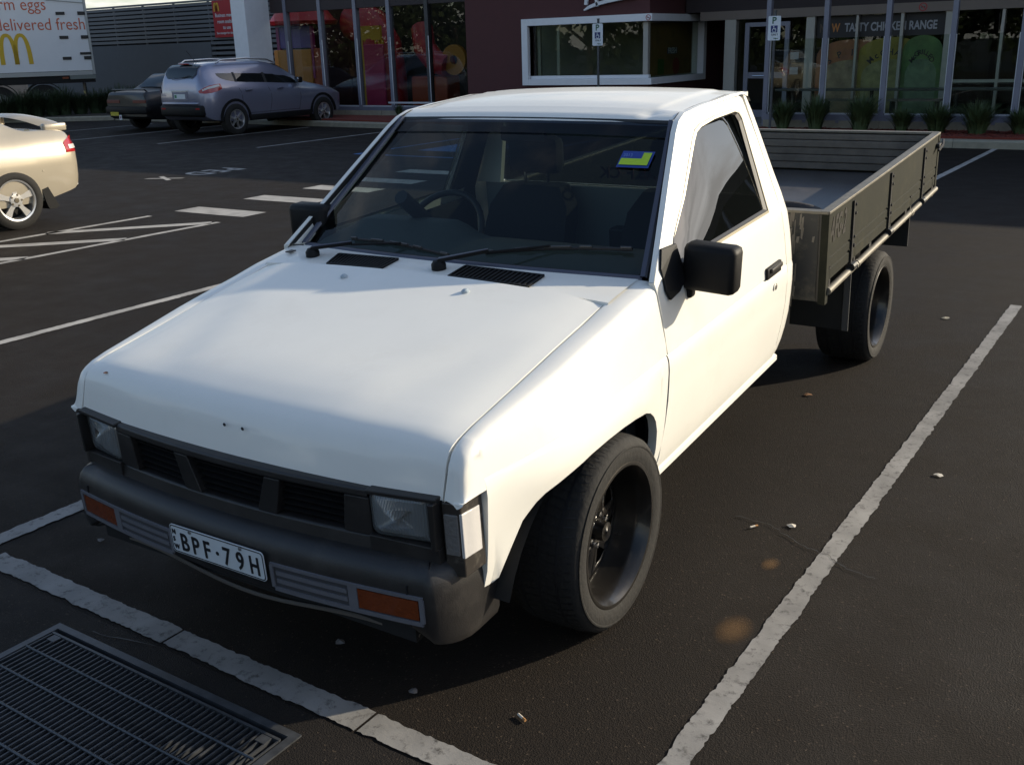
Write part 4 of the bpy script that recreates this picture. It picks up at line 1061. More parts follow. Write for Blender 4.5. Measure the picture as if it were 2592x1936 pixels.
for (xa, xb_) in ((-.405, -.20), (-.132, .132), (.20, .405)):
    for k in range(5):
        z = .545+.019*k; f = (z-.533)/.107
        if abs(xa+xb_) < .01: a, b = -lerp(.112, .152, f), lerp(.112, .152, f)
        elif xa > 0: a, b = lerp(.180, .208, f), lerp(.405, .418, f)
        else: a, b = -lerp(.405, .418, f), -lerp(.180, .208, f)
        mb = MB(); ym = .075
        mb.prism([(a, gy(a)+.018, z-.003), (a, gy(a)+.016, z+.004), (a, gy(a)+.05, z+.009), (a, gy(a)+.05, z+.004)], (b-a, gy(b)-gy(a), 0))
        mb.build('grille_slat', M['black_plastic'], grille, smooth=0)
for sg in (1, -1):
    # headlamp: bowl + ribbed lens
    hl_ = MB(); oc = rrect(.496, .674, .541, .664, .022, .0, 4)
    L = []
    for (d, dy) in ((0, -.0), (.25, -.012), (.6, -.020), (.95, -.023)):
        cx, cz_ = .585, .6025
        L.append([(sg*(x+(cx-x)*d), .088+.03*(x-.496)/.18+dy, z+(cz_-z)*d) for x, y, z in oc])
    for a, b in zip(L[:-1], L[1:]): hl_.grid([a+[a[0]], b+[b[0]]])
    k = len(hl_.v); hl_.v += L[-1]; hl_.f.append(tuple(range(k, k+len(L[-1]))))
    ho = hl_.build('headlamp', M['lamp_glass'], ute, smooth=60)
    bw_ = MB()
    for r0, r1, y0, y1 in ((1.0, .92, .092, .105), (.92, .55, .105, .14), (.55, .1, .14, .15)):
        a = [(sg*(.585+(x-.585)*r0), y0+.03*(x-.496)/.18, .6025+(z-.6025)*r0) for x, y, z in oc]; b = [(sg*(.585+(x-.585)*r1), y1+.03*(x-.496)/.18, .6025+(z-.6025)*r1) for x, y, z in oc]
        bw_.grid([a+[a[0]], b+[b[0]]])
    bw_.build('reflector', mat('lamp_reflector', (.55, .57, .58), .28, metal=.9, bump=.3, bscale=30), ho, smooth=60)
    MB().lathe([(-.02, .0), (-.018, .016), (0, .018), (.05, .018)], (sg*.585, .118, .60), 'y', 14).build('bulb', M['chrome'], ho)
    rim_o = [(sg*(.585+(x-.585)*1.03), .087+.03*(x-.496)/.18, .6025+(z-.6025)*1.04) for x, y, z in oc]; rim_i = [(sg*(.585+(x-.585)*.965), .083+.03*(x-.496)/.18, .6025+(z-.6025)*.95) for x, y, z in oc]
    MB().ring(rim_o, rim_i, (0, .012, 0)).build('lens_rim', mat('lens_rim', (.22, .23, .23), .3, metal=.5), ho, smooth=60)
    # corner lamp housing and wrap-round lens
    hs = MB()
    hs.prism([(sg*.694, .118, .452), (sg*.745, .128, .452), (sg*.752, .212, .452), (sg*.70, .212, .452)], (0, 0, .207))
    cl_ = hs.build('corner_lamp', mat('dark_lamp_housing', (.035, .030, .026), .4, var=.2, scale=20, dirt=(.30, .27, .22), dscale=22, damt=.35), ute, smooth=0, bevel=.004)
    MB().prism([(sg*.700, .1145, .515), (sg*.7365, .1215, .515), (sg*.7365, .1215, .628), (sg*.700, .1145, .628)], (0, .01, 0)).build('front_lens', mat('smoked_lens', (.16, .155, .15), .2, coat=.8, bump=.4, bscale=90), cl_, smooth=0, bevel=.002)
    MB().prism([(sg*.7485, .127, .508), (sg*.7535, .197, .504), (sg*.7535, .197, .628), (sg*.7485, .127, .632)], (-.01*sg, 0, 0)).build('side_lens', M['white_lens'], cl_, smooth=0, bevel=.002)

# bumper: section swept round the nose
def bpath(n=40):
    pts = []
    for k in range(n+1):
        u = -1+2*k/n; x = .735*math.sin(abs(u)**.92*math.pi/2*1.0)*(1 if u > 0 else -1) if abs(u) > 0 else 0
        pts.append(u)
    return pts
def bplan(u):
    """plan curve of the bumper face, u in -1..1 -> (x, y, nx, ny)"""
    s_ = abs(u); sg = 1 if u >= 0 else -1
    if s_ < .80:
        x = .69*s_/.80; y = -.012+.050*(x/.66)**2
    else:
        a = (s_-.80)/.20
        x = .69+.046*math.sin(min(1, a*1.5)*math.pi/2); y = .043+.235*a**1.25
    return sg*x, y
us = [-1, -.97, -.94, -.91, -.88, -.86, -.84, -.82, -.80]+list(np.linspace(-.78, .78, 27))+[.80, .82, .84, .86, .88, .91, .94, .97, 1]
def low(x): return itp(abs(x), [0, .2, .62, .70, .74], [.322, .325, .322, .275, .25])
sec = [(.085, None, .0), (.03, 'b', .0), (.008, 'b', .006), (0, 'b', .03), (0, .42, 0), (.004, .450, 0), (.014, .474, 0), (.030, .490, 0), (.055, .497, 0), (.115, .500, 0)]
def brow(u):
    x, y = bplan(u); e = 1e-3; x2, y2 = bplan(min(1, u+e)); x1, y1 = bplan(max(-1, u-e)); tx_, ty_ = x2-x1, y2-y1; L = math.hypot(tx_, ty_); nx, ny = -ty_/L, tx_/L
    out = []
    for d, z, dz in sec:
        zz_ = low(x)+dz if (z == 'b' or z is None) else z
        if z is None: zz_ = low(x)+.01
        out.append((x+nx*d, y+ny*d, zz_))
    return out
bmp = MB().grid([brow(u) for u in us]).build('bumper', gp, ute, smooth=45)
for sg in (1, -1):   # split line between centre bar and end cap
    x, y = .628*sg, -.012+.05*(.628/.66)**2
    MB().box(x-.0015, x+.0015, y-.0015, y+.004, .33, .45).build('joint_line', M['ink'], bmp, smooth=0)
def by_(x): return -.012+.050*(x/.66)**2
for sg in (1, -1):
    def fp(x, z, off): return (sg*x, by_(x)-off, z)
    def cstrip(mb, x0, x1, z0, z1, o0, o1, n=6):
        f, b = [], []
        xs_ = np.linspace(x0, x1, n)
        mb.grid([[fp(x, z0, o0) for x in xs_], [fp(x, z0, o1) for x in xs_], [fp(x, z1, o1) for x in xs_], [fp(x, z1, o0) for x in xs_]])
        for xx in (x0, x1): 
            k = len(mb.v); mb.v += [fp(xx, z0, o0), fp(xx, z0, o1), fp(xx, z1, o1), fp(xx, z1, o0)]; mb.f.append((k, k+1, k+2, k+3))
    fr = MB()
    cstrip(fr, .198, .672, .416, .425, -.002, .005); cstrip(fr, .205, .668, .340, .352, -.002, .005)
    cstrip(fr, .662, .674, .350, .417, -.002, .005, 2); cstrip(fr, .195, .207, .350, .417, -.002, .005, 2); cstrip(fr, .452, .480, .350, .417, -.002, .004, 2)
    fo = fr.build('indicator_frame', M['slot_grey'], bmp, smooth=40)
    dk_ = MB(); cstrip(dk_, .207, .452, .352, .416, -.003, .0005); dk_.build('air_slot', mat('slot_dark', (.05, .05, .055), .6), fo, smooth=0)
    for z in (.366, .390):
        lv = MB(); cstrip(lv, .215, .448, z, z+.012, -.002, .004); lv.build('slot_vane', M['slot_grey'], fo, smooth=0)
    am = MB(); cstrip(am, .482, .658, .356, .412, -.002, .0035); am.build('indicator_lamp', M['amber'], bmp, smooth=0)
# number plate
npl = MB().prism([(x, -.020, z) for x, _, z in [(a, 0, c) for a, b, c in rrect(-.186, .186, .364, .454, .012, 0)]], (0, .003, 0)).build('number_plate', M['plate_white'], ute, smooth=0)
MB().ring([(x, -.0206, z) for x, _, z in rrect(-.184, .184, .366, .452, .011, 0)], [(x, -.0206, z) for x, _, z in rrect(-.181, .181, .369, .449, .009, 0)], (0, .001, 0)).build('plate_border', M['ink'], npl, smooth=0)
for s_, x in (('B', -.146), ('P', -.099), ('F', -.052), ('7', .026), ('9', .078), ('H', .128)):
    text('plate_letter', s_, .079, M['ink'], npl, (x, -.0212, .3785), (R(90), 0, 0), bold=.012, sx=.78 if s_ != 'H' else .70)
MB().lathe([(0, 0), (-.001, 0), (-.001, .006), (0, .006)], (.004, -.0204, .405), 'y', 12).build('plate_dot', M['ink'], npl)
for k, ch in enumerate('NSW'):
    text('plate_letter', ch, .022, M['ink'], npl, (-.176, -.0212, .425-.024*k), (R(90), 0, 0), bold=.012, sx=.9)
for x in (-.10, .10): MB().lathe([(0, 0), (-.003, .0), (-.003, .005), (0, .006)], (x, -.0203, .445), 'y', 8).build('plate_screw', mat('screw_grey', (.2, .2, .19), .5, metal=.5), npl)
# bent steel lip under the bumper
pts = [(lerp(-.62, .62, t), .045+.03*(lerp(-.62, .62, t)/.62)**2, .268+.016*math.sin(9*t)) for t in np.linspace(0, 1, 25)]
MB().tube(pts, .006, 6).build('valance_lip', mat('scuffed_lip', (.16, .14, .12), .5, metal=.3), ute, smooth=50)
MB().box(-.62, .62, .06, .10, .262, .46).build('bumper_backing', M['dark_void'], ute, smooth=0)
MB().box(-.70, .70, .13, .16, .26, .66).build('radiator_support', M['dark_void'], ute, smooth=0)
MB().box(-.62, .62, .2, 2.3, .20, .27).box(-.55, .55, .2, 1.1, .27, .62).build('underbody', M['dark_void'], ute, smooth=0)

# ---- wheels
def wheel(name, sg, y, z, width, xo, R_=.305, rr=.224, dish=.105):
    w = bpy.data.objects.new(name, None); C.objects.link(w); w.parent = ute; w.location = (sg*(xo-width/2), y, z); w.empty_display_size = .1
    h = width/2
    T = [(-h*.92, rr-.012), (-h, rr+.01), (-h*1.02, rr+.045), (-h*.98, R_-.022), (-h*.86, R_-.006), (-h*.60, R_), (0, R_+.001), (h*.60, R_), (h*.86, R_-.006), (h*.98, R_-.022), (h*1.02, rr+.045), (h*1.0, rr+.014), (h*.93, rr-.008)]
    t = MB().lathe([(sg*a, b) for a, b in T], (0, 0, 0), 'x', 56).build('tyre', M['rubber'], w, smooth=50)
    gm = MB()
    for k in range(3): gm.lathe([(sg*(-.5+.5*k)*h-.004, R_+.0016), (sg*(-.5+.5*k)*h+.004, R_+.0016)], (0, 0, 0), 'x', 56)
    for k in range(72):
        a = 2*math.pi*k/72
        for s0, s1, sk in ((-.86, -.56, .02), (-.44, -.06, -.02), (.06, .44, .02), (.56, .86, -.02)):
            q = lambda h_, da: (sg*h_*h, (R_+.0018-.004*(abs(h_) > .6))*math.cos(a+da), (R_+.0018-.004*(abs(h_) > .6))*math.sin(a+da))
            gm.add([q(s0, 0), q(s1, sk), q(s1, sk+.011), q(s0, .011)], [(0, 1, 2, 3)])
    gm.build('tread_groove', M['ink'], t, smooth=50)
    sr = MB().lathe([(sg*h*1.022, rr+.048), (sg*h*1.028, rr+.052), (sg*h*1.018, rr+.056)], (0, 0, 0), 'x', 56).build('sidewall_ring', M['rubber'], t, smooth=20)
    P_ = [(h*.90, rr-.010), (h*.97, rr+.004), (h*.985, rr+.000), (h*.97, rr-.008), (h*.90, rr-.014), (h*.72, rr-.028), (h*.55, rr-.030), (h-dish-.02, rr-.045), (h-dish-.03, rr-.048)]
    rim = MB().lathe([(sg*a, b) for a, b in P_], (0, 0, 0), 'x', 56)
    rim.lathe([(sg*(h-dish-.03), rr-.048), (sg*(-h*.9), rr-.02)], (0, 0, 0), 'x', 32)
    rm = rim.build('rim', M['steel_black'], w, smooth=40)
    # centre disc with eight triangular holes
    xd = h-dish; n = 8; ro, rh, ri = rr-.046, .0, .058
    dm = MB()
    for k in range(n):
        a0 = 2*math.pi*k/n; da = 2*math.pi/n
        def pt(r, a, dx=0): return (sg*(xd+dx), r*math.cos(a), r*math.sin(a))
        o = [pt(ro, a0+da*f, -.012) for f in (0, .25, .5, .75, 1)]
        hole = [pt(ro-.022, a0+da*.20, -.006), pt(ro-.020, a0+da*.5, -.006), pt(ro-.022, a0+da*.80, -.006), pt(ri+.034, a0+da*.55), pt(ri+.034, a0+da*.45)]
        i_ = [pt(ri, a0+da*f, .012) for f in (0, .5, 1)]
        k0 = len(dm.v); dm.v += o+hole+i_
        F = [(0, 1, 5), (1, 2, 6, 5), (2, 3, 7, 6), (3, 4, 7), (4, 12, 8, 7), (12, 11, 9, 8), (11, 10, 9), (10, 0, 5, 9)]
        dm.f += [tuple(k0+q for q in f) for f in F]
    dm.lathe([(sg*(xd+.012), ri), (sg*(xd+.020), ri-.012), (sg*(xd+.016), .034), (sg*(xd+.05), .030), (sg*(xd+.052), .0)], (0, 0, 0), 'x', 24)
    dsk = dm.build('wheel_disc', M['steel_black'], rm, smooth=30, solid=.006)
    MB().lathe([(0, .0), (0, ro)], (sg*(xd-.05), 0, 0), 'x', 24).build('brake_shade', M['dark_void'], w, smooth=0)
    nm = MB()
    for k in range(6):
        a = 2*math.pi*k/6+.3; nm.lathe([(sg*(xd+.008), .010), (sg*(xd+.026), .009), (sg*(xd+.028), 0)], (0, .050*math.cos(a), .050*math.sin(a)), 'x', 6)
    nm.build('wheel_nuts', M['chrome'], dsk, smooth=20)
    return w
fw = {}
for sg in (1, -1):
    w1 = wheel('front_wheel', sg, .785, .305-.0574*.785+.001, .235, .853, R_=.305)
    w2 = wheel('rear_wheel', sg, 3.915, .305-.0574*3.915+.002, .275, .885, R_=.305, dish=.15)
MB().tube([(-.7, 3.915, .08), (.7, 3.915, .08)], .045, 10).build('rear_axle', M['dark_void'], ute)
MB().lathe([(-.11, .0), (-.11, .12), (.11, .12), (.11, 0)], (.05, 3.915, .08), 'x', 16).build('differential', M['dark_void'], ute)
for sg in (1, -1): MB().box(sg*.42-.03, sg*.42+.03, 1.1, 5.0, .33, .44).build('chassis_rail', M['dark_void'], ute, smooth=0)
MB().tube([(.33, 1.2, .17), (.36, 2.2, .16), (.42, 2.75, .16)], [.03, .03, .03], 10).build('exhaust_pipe', mat('dull_exhaust', (.05, .045, .04), .7, metal=.4), ute)
MB().lathe([(-.22, .0), (-.22, .075), (.22, .075), (.22, .0)], (.42, 2.78, .155), 'y', 16).build('muffler', MATS['dull_exhaust'], ute)
MB().box(-.6, -.1, 2.6, 3.3, .18, .42, .03).build('fuel_tank', M['dark_void'], ute, smooth=30)

# ---- cabin
MB().box(-.70, .70, 1.0, 2.48, .27, .32).build('cabin_floor', M['interior'], ute, smooth=0)
MB().box(-.70, .70, 1.13, 1.20, .32, .90).build('firewall', M['interior'], ute, smooth=0)
MB().box(-.695, .695, 2.472, 2.492, .32, .958).build('cabin_back', M['cabin_pale'], ute, smooth=0)
MB().grid([[(x, y, roofz(x, y)-.02) for x in np.linspace(-.58, .58, 9)] for y in (1.76, 1.9, 2.1, 2.3, 2.45)]).build('headlining', mat('headlining', (.03, .03, .03), .9), ute, smooth=60)
rows = []
for y, zb in ((1.225, .925), (1.30, .945), (1.42, .955), (1.52, .948), (1.57, .90), (1.58, .62)):
    rows.append([(x, y+.03*(1-(x/.7)**2)*0, zb+(.055*sstep(-x, .06, .2)*(1-sstep(-x, .58, .69))*sstep(y, 1.28, 1.45) if zb > .8 else 0)) for x in np.linspace(-.69, .69, 29)])
MB().grid(rows).build('dashboard', M['dash'], ute, smooth=50)
sw_ = MB()
c0 = Vector((-.385, 1.66, .90)); ax = Vector((0, -.80, .60)); e1 = Vector((1, 0, 0)); e2 = Vector((0, .60, .80))
sw_.tube([c0+e1*(.188*math.cos(a))+e2*(.188*math.sin(a)) for a in np.linspace(0, 2*math.pi, 33)[:-1]], .0135, 8, closed=True)
sw_.tube([c0-e1*.18, c0-e2*.03, c0+e1*.18], .014, 6).tube([c0, c0-Vector((0, -.12, .10))*-2], .03, 8)
sw_.build('steering_wheel', mat('steering_wheel_black', (.016, .016, .017), .45), ute, smooth=50)
for sx in (-.345, .36):
    s_ = MB().box(sx-.25, sx+.25, 1.75, 2.2, .36, .52, .05).build('seat', M['interior'], ute, smooth=40)
    back = MB()
    rows = []
    for t in np.linspace(0, 1, 7):
        w = .25-.03*t-.06*sstep(t, .8, 1); y = 2.14+.22*t; z = .48+.50*t
        rows.append([(sx-w, y+.03, z), (sx-w*.92, y-.045, z), (sx-w*.5, y-.03, z), (sx, y-.02, z), (sx+w*.5, y-.03, z), (sx+w*.92, y-.045, z), (sx+w, y+.03, z), (sx+w*.7, y+.07, z), (sx-w*.7, y+.07, z), (sx-w, y+.03, z)])
    back.grid(rows); k = len(back.v); back.v += rows[-1][:-1]; back.f.append(tuple(range(k, k+9)))
    back.build('backrest', M['interior'], s_, smooth=60)
    MB().box(sx-.135, sx+.135, 2.33, 2.42, 1.03, 1.20, .04).build('headrest', M['interior'], s_, smooth=40)
    MB().tube([(sx-.06, 2.37, .95), (sx-.06, 2.37, 1.05)], .008, 6).tube([(sx+.06, 2.37, .95), (sx+.06, 2.37, 1.05)], .008, 6).build('headrest_post', M['chrome'], s_)
MB().box(.02, .13, 2.36, 2.44, .70, .80, .01).build('door_bin', M['ink'], ute, smooth=0)
MB().box(-.10, .10, 1.70, 1.73, 1.275, 1.33, .012).build('rear_view_mirror', M['interior'], ute, smooth=40)
for sg in (1, -1):   # trim inside the window frames and behind the doors
    MB().grid([[(sg*(G(z)-.024), y, z) for y, z in OUT], [(sg*(G(z)-.026), y, z) for y, z in INN]]).build('frame_trim', M['interior'], ute, smooth=0)
    MB().grid([[(sg*(XB(z)-.03), y, z) for y in (2.37, 2.42, 2.468)] for z in (.35, .93, 1.2, 1.36)]).build('corner_trim', M['interior'], ute, smooth=0)
for sg in (1, -1): MB().prism([(sg*(XB(z)-.045), y, z) for y, z in ((1.2, .33), (2.37, .33), (2.37, .90), (1.2, .90))], (sg*-.01, 0, 0)).build('door_card', M['interior'], ute, smooth=0)

# ---- tray
tp = M['tray_paint']; TY0, TY1, TX = 2.70, 5.10, .905
hb = MB()
hb.box(-.862, .862, TY0, TY0+.028, .455, .846)
hbo = hb.build('headboard', mat('black_headboard', (.020, .022, .024), .5, var=.3, scale=4, dirt=(.16, .14, .10), dscale=9, damt=.5), ute, smooth=0)
MB().box(-.903, .903, TY0-.012, TY0+.035, .847, .858).build('headboard_cap', M['tray_steel'], ute, smooth=0)
sc = MB(); rs = random.Random(5)
for k in range(34):
    z = rs.uniform(.47, .845); x = .752+rs.gauss(0, .014)*(1+1.5*(z > .7)); h_ = rs.uniform(.012, .05); w_ = rs.uniform(.002, .008)
    sc.add([(x-w_, TY0-.0012, z-h_), (x+w_*.3, TY0-.0012, z-h_*1.2), (x+w_, TY0-.0012, z+h_), (x-w_*.6, TY0-.0012, z+h_*.8)], [(0, 1, 2, 3)])
sc.build('scratches', mat('scratch_grey', (.19, .17, .14), .7), hbo, smooth=0)
for sg in (1, -1):
    MB().box(*sorted((sg*.864, sg*.903)), TY0-.008, TY0+.034, .455, .846, .003).build('corner_post', M['steel_black'] if sg < 0 else mat('post_black', (.022, .021, .020), .4, var=.2, scale=8), ute, smooth=0)
    # drop side
    side = MB(); xi, xo_ = .872, .904
    prof = [(xi, .545), (xo_, .545), (xo_, .590), (xo_-.006, .594), (xo_-.006, .602), (xo_, .606), (xo_, .642), (xo_-.006, .646), (xo_-.006, .652), (xo_, .656), (xo_, .846), (xi, .846)]
    side.prism([(sg*x, TY0+.036, z) for x, z in prof], (0, TY1-TY0-.072, 0))
    so = side.build('drop_side', tp, ute, smooth=0)
    MB().box(*sorted((sg*(xi-.006), sg*(xo_+.005))), TY0-.008, TY1, .847, .859, .002).build('top_rail', M['tray_steel'], so, smooth=0)
    MB().prism([(sg*(xo_-.03), TY0-.009, .445), (sg*(xo_+.003), TY0-.009, .445), (sg*(xo_+.003), TY0-.009, .846), (sg*(xo_-.03), TY0-.009, .846)], (0, .040, 0)).build('end_plate', tp, so, smooth=0)
    MB().box(*sorted((sg*(xo_-.03), sg*(xo_+.004))), TY1-.034, TY1+.004, .485, .858).build('end_plate', tp, so, smooth=0)
    for y in (3.092, 3.828, 4.655):
        hg = MB().box(*sorted((sg*(xo_), sg*(xo_+.010))), y-.011, y+.011, .535, .83).build('hinge_strap', M['black_trim'], so, smooth=0)
        bl_ = MB()
        for z in (.81, .77, .66, .62): bl_.lathe([(sg*(xo_+.008), .008), (sg*(xo_+.016), .007), (sg*(xo_+.017), 0)], (0, y+.016, z), 'x', 6)
        bl_.build('hinge_bolt', M['black_trim'], hg, smooth=0)
        MB().tube([(sg*(xo_+.014), y-.028, .522), (sg*(xo_+.014), y+.028, .522)], .019, 10).build('hinge_barrel', M['black_trim'], hg)
    # rope rail
    MB().tube([(sg*(xo_+.004), TY0+.02, .500), (sg*(xo_+.004), TY1-.01, .512)], .017, 10).build('rope_rail', M['tray_steel'], so, smooth=50)
    for y in (3.17, 3.20, 4.36, 4.39): MB().tube([(sg*(xo_+.004), y-.008, .505), (sg*(xo_+.004), y+.008, .505)], .021, 10).build('rail_collar', M['tray_steel'], so)
    for y in (2.76, 3.18, 3.9, 4.4, 5.0): MB().box(*sorted((sg*(xo_-.02), sg*(xo_))), y-.012, y+.012, .49, .60).build('rail_stay', M['black_trim'], so, smooth=0)
    # latch at the back corner
    lt_ = MB(); lt_.box(*sorted((sg*(xo_), sg*(xo_+.022))), TY1-.10, TY1-.02, .775, .80, .003).tube([(sg*(xo_+.022), TY1-.12, .765), (sg*(xo_+.03), TY1-.04, .79), (sg*(xo_+.022), TY1+.01, .81)], .008, 6)
    lt_.build('latch', M['black_trim'], so, smooth=30)
    # mud flap and guard in front of the rear wheel
    MB().box(*sorted((sg*.60, sg*.885)), 3.20, 3.212, .165, .50, .003).build('mud_flap', mat('mud_flap_black', (.016, .016, .015), .7, var=.2, scale=8), ute, smooth=0)
    MB().box(*sorted((sg*.860, sg*.892)), 3.192, 3.199, .165, .50, .002).build('flap_strip', mat('flap_grey', (.09, .088, .085), .6), ute, smooth=0)
    MB().box(*sorted((sg*.60, sg*.885)), 4.50, 4.512, .28, .50, .003).build('mud_flap', MATS['mud_flap_black'], ute, smooth=0)
    for y in (2.72, 3.5, 4.3, 5.06): MB().box(*sorted((sg*.86, sg*.90)), y-.02, y+.02, .47, .545).build('stake_pocket', M['black_trim'], ute, smooth=0)
    MB().box(*sorted((sg*.60, sg*.76)), 4.85, 4.95, .40, .49, .01).build('tail_lamp', M['red_lens'], ute, smooth=0)
# the black lettering stuck on the tray side
dc = mat('black_sticker', (.016, .014, .012), .5)
text('sticker_lettering', 'AFG-2', .15, dc, ute, (.9055, 2.722, .715), (R(90), R(0), R(90)), bold=.03, sx=.62, ext=.0006, shear=.3)
# floor: checker sheet with worn streaks
MB().box(-.868, .868, TY0+.03, TY1-.03, .588, .600).build('tray_floor', mat('tray_floor_sheet', (.075, .07, .068), .42, metal=.25, var=.4, scale=3, bump=.08, bscale=60, dirt=(.11, .095, .08), dscale=4, damt=.6), ute, smooth=0)
MB().box(-.86, .86, TY0+.03, TY1-.03, .50, .587).build('tray_subframe', M['dark_void'], ute, smooth=0)
for k in range(5): MB().box(-.862, .862, TY1-.040-.007*(k % 2), TY1-.008, .612+.0472*k, .612+.0472*k+(.0432 if k < 4 else .038)).build('tailgate_board', M['timber'], ute, smooth=0, bevel=.004)
MB().box(-.90, .90, TY1-.04, TY1+.002, .848, .860).build('tailgate_cap', M['tray_steel'], ute, smooth=0)
MB().box(-.862, .862, TY1-.006, TY1+.002, .545, .846).build('tailgate_skin', tp, ute, smooth=0)
kn = MB()
for (x, z) in ((.42, .80), (.10, .815), (-.2, .79), (.40, .64), (.62, .80), (-.5, .70), (.2, .70)):
    kn.lathe([(0, 0), (-.001, .007), (0, .008)], (x, TY1-.037, z), 'y', 9)
kn.build('board_knots', mat('knot', (.06, .035, .02), .8), ute, smooth=0)
# black tyre lying flat in the front corner of the tray
ty = thing('loose_tyre', 'black tyre lying flat in the front of the ute tray', 'tyre')
ty.matrix_world = Matrix.Translation(ute.location) @ ute.rotation_euler.to_matrix().to_4x4() @ Matrix.Translation((.50, 3.055, .601))
MB().lathe([(.02, .20), (0, .24), (.0, .27), (.03, .305), (.12, .305), (.16, .27), (.165, .24), (.145, .205), (.02, .20)], (0, 0, 0), 'z', 40).build('tyre_casing', mat('old_tyre_rubber', (.020, .016, .014), .85, var=.3, scale=20, bump=.2, bscale=40), ty, smooth=50)
MB().lathe([(.03, .205), (.05, .15), (.09, .06), (.09, 0)], (0, 0, 0), 'z', 30).build('steel_centre', M['dark_void'], ty, smooth=40)
# ------------------------------------------------------------------ other cars: body lofted through stations, arches cut, panes laid on
def cut_arches(body, cuts):
    """cut wheel openings through a closed body"""
    mb = MB()
    for y, z, r, w in cuts:
        for sg in (1, -1): mb.lathe([(sg*(w-.30), 0), (sg*(w-.30), r), (sg*(w+.3), r), (sg*(w+.3), 0)], (0, y, z), 'x', 32)
    c = mb.build('arch_cutter', None, None, smooth=0)
    md = body.modifiers.new('arches', 'BOOLEAN'); md.object = c; md.operation = 'DIFFERENCE'; md.solver = 'EXACT'
    dg = bpy.context.evaluated_depsgraph_get()
    me = bpy.data.meshes.new_from_object(body.evaluated_get(dg))
    body.modifiers.clear(); body.data = me
    bpy.data.objects.remove(c)
    me.shade_smooth(); me.set_sharp_from_angle(angle=R(38))
def cr(xs, ys, x):
    """smooth monotone-ish interpolation through points"""
    if x <= xs[0]: return ys[0]
    if x >= xs[-1]: return ys[-1]
    i = max(k for k in range(len(xs)-1) if xs[k] <= x)
    h = xs[i+1]-xs[i]; t = (x-xs[i])/h
    def sl(k):
        if k == 0 or k == len(xs)-1: return 0 if False else (ys[min(k+1, len(xs)-1)]-ys[max(k-1, 0)])/(xs[min(k+1, len(xs)-1)]-xs[max(k-1, 0)])
        a = (ys[k]-ys[k-1])/(xs[k]-xs[k-1]); b = (ys[k+1]-ys[k])/(xs[k+1]-xs[k])
        return 0 if a*b <= 0 else 2*a*b/(a+b)
    m0, m1 = sl(i)*h, sl(i+1)*h
    return (2*t**3-3*t*t+1)*ys[i]+(t**3-2*t*t+t)*m0+(-2*t**3+3*t*t)*ys[i+1]+(t**3-t*t)*m1
class Car:
    """profile tables along y: bottom, belt height/width, top height/width (equal to belt where there is no cabin)"""
    def __init__(s, ys, zb, zbelt, wside, wbelt, ztop, wtop, zmid=.55):
        s.ys = ys; s.t = dict(zb=zb, zbelt=zbelt, wside=wside, wbelt=wbelt, ztop=ztop, wtop=wtop); s.zmid = zmid
    def g(s, k, y): return cr(s.ys, s.t[k], y)
    def section(s, y):
        zb, zl, ws, wb, zt, wt = (s.g(k, y) for k in ('zb', 'zbelt', 'wside', 'wbelt', 'ztop', 'wtop'))
        zm = min(s.zmid, zl-.05)
        P = [(0, zb), (ws*.86, zb), (ws*.955, zb+.02), (ws*.985, lerp(zb, zm, .45)), (ws, zm), (ws*.997, lerp(zm, zl, .45)), (lerp(ws, wb, .55), lerp(zm, zl, .82)), (wb, zl), (lerp(wb, wt, .33), lerp(zl, zt, .33)), (lerp(wb, wt, .66)+.006*(zt-zl > .1), lerp(zl, zt, .66)), (wt, lerp(zl, zt, .93)), (wt*.93, lerp(zl, zt, .985)), (wt*.6, zt+.012*(zt-zl > .1)), (0, zt+.02*(zt-zl > .1)+.008)]
        return P
    def xat(s, y, z):
        P = s.section(y)[1:12]
        zs, xs_ = [q[1] for q in P], [q[0] for q in P]
        for i in range(len(zs)-1):
            if zs[i] <= z <= zs[i+1]: return lerp(xs_[i], xs_[i+1], (z-zs[i])/max(1e-6, zs[i+1]-zs[i]))
        return xs_[-1]
    def side(s, y, f, off=0):
        """point on the cabin side, f 0..1 from belt to roof edge"""
        zl, wb, zt, wt = (s.g(k, y) for k in ('zbelt', 'wbelt', 'ztop', 'wtop'))
        return lerp(wb, wt, f)+off+.006*math.sin(math.pi*f), y, lerp(zl, lerp(zl, zt, .93), f)
    def body(s, name, m, parent, cuts, n=64):
        rows = []
        y0, y1 = s.ys[0], s.ys[-1]
        yy = sorted(set([round(v, 4) for v in list(np.linspace(y0, y1, n))+list(s.ys)]))
        mb = MB()
        for y in yy:
            P = s.section(y)
            rows.append([(x, y, z) for x, z in P]+[(-x, y, z) for x, z in P[-2:0:-1]])
        k = len(rows[0])
        mb.grid([r_+[r_[0]] for r_ in rows])
        k0 = len(mb.v)
        o = mb.build(name, m, parent, smooth=0, fix=False)
        bm = bmesh.new(); bm.from_mesh(o.data); bmesh.ops.remove_doubles(bm, verts=bm.verts[:], dist=1e-5)
        bmesh.ops.holes_fill(bm, edges=[e for e in bm.edges if e.is_boundary], sides=0); bmesh.ops.recalc_face_normals(bm, faces=bm.faces[:]); bm.to_mesh(o.data); bm.free()
        if cuts: cut_arches(o, cuts)
        return o
    def side_pane(s, name, m, parent, ys0, sg, inset=.004, n=5):
        """ys0: list of (y, f_low, f_high)"""
        rows = []
        for t in np.linspace(0, 1, n):
            rows.append([(sg*p[0], p[1], p[2]) for p in (s.side(y, lerp(a, b, t), inset) for y, a, b in ys0)])
        return MB().grid(rows).build(name, m, parent, smooth=60)
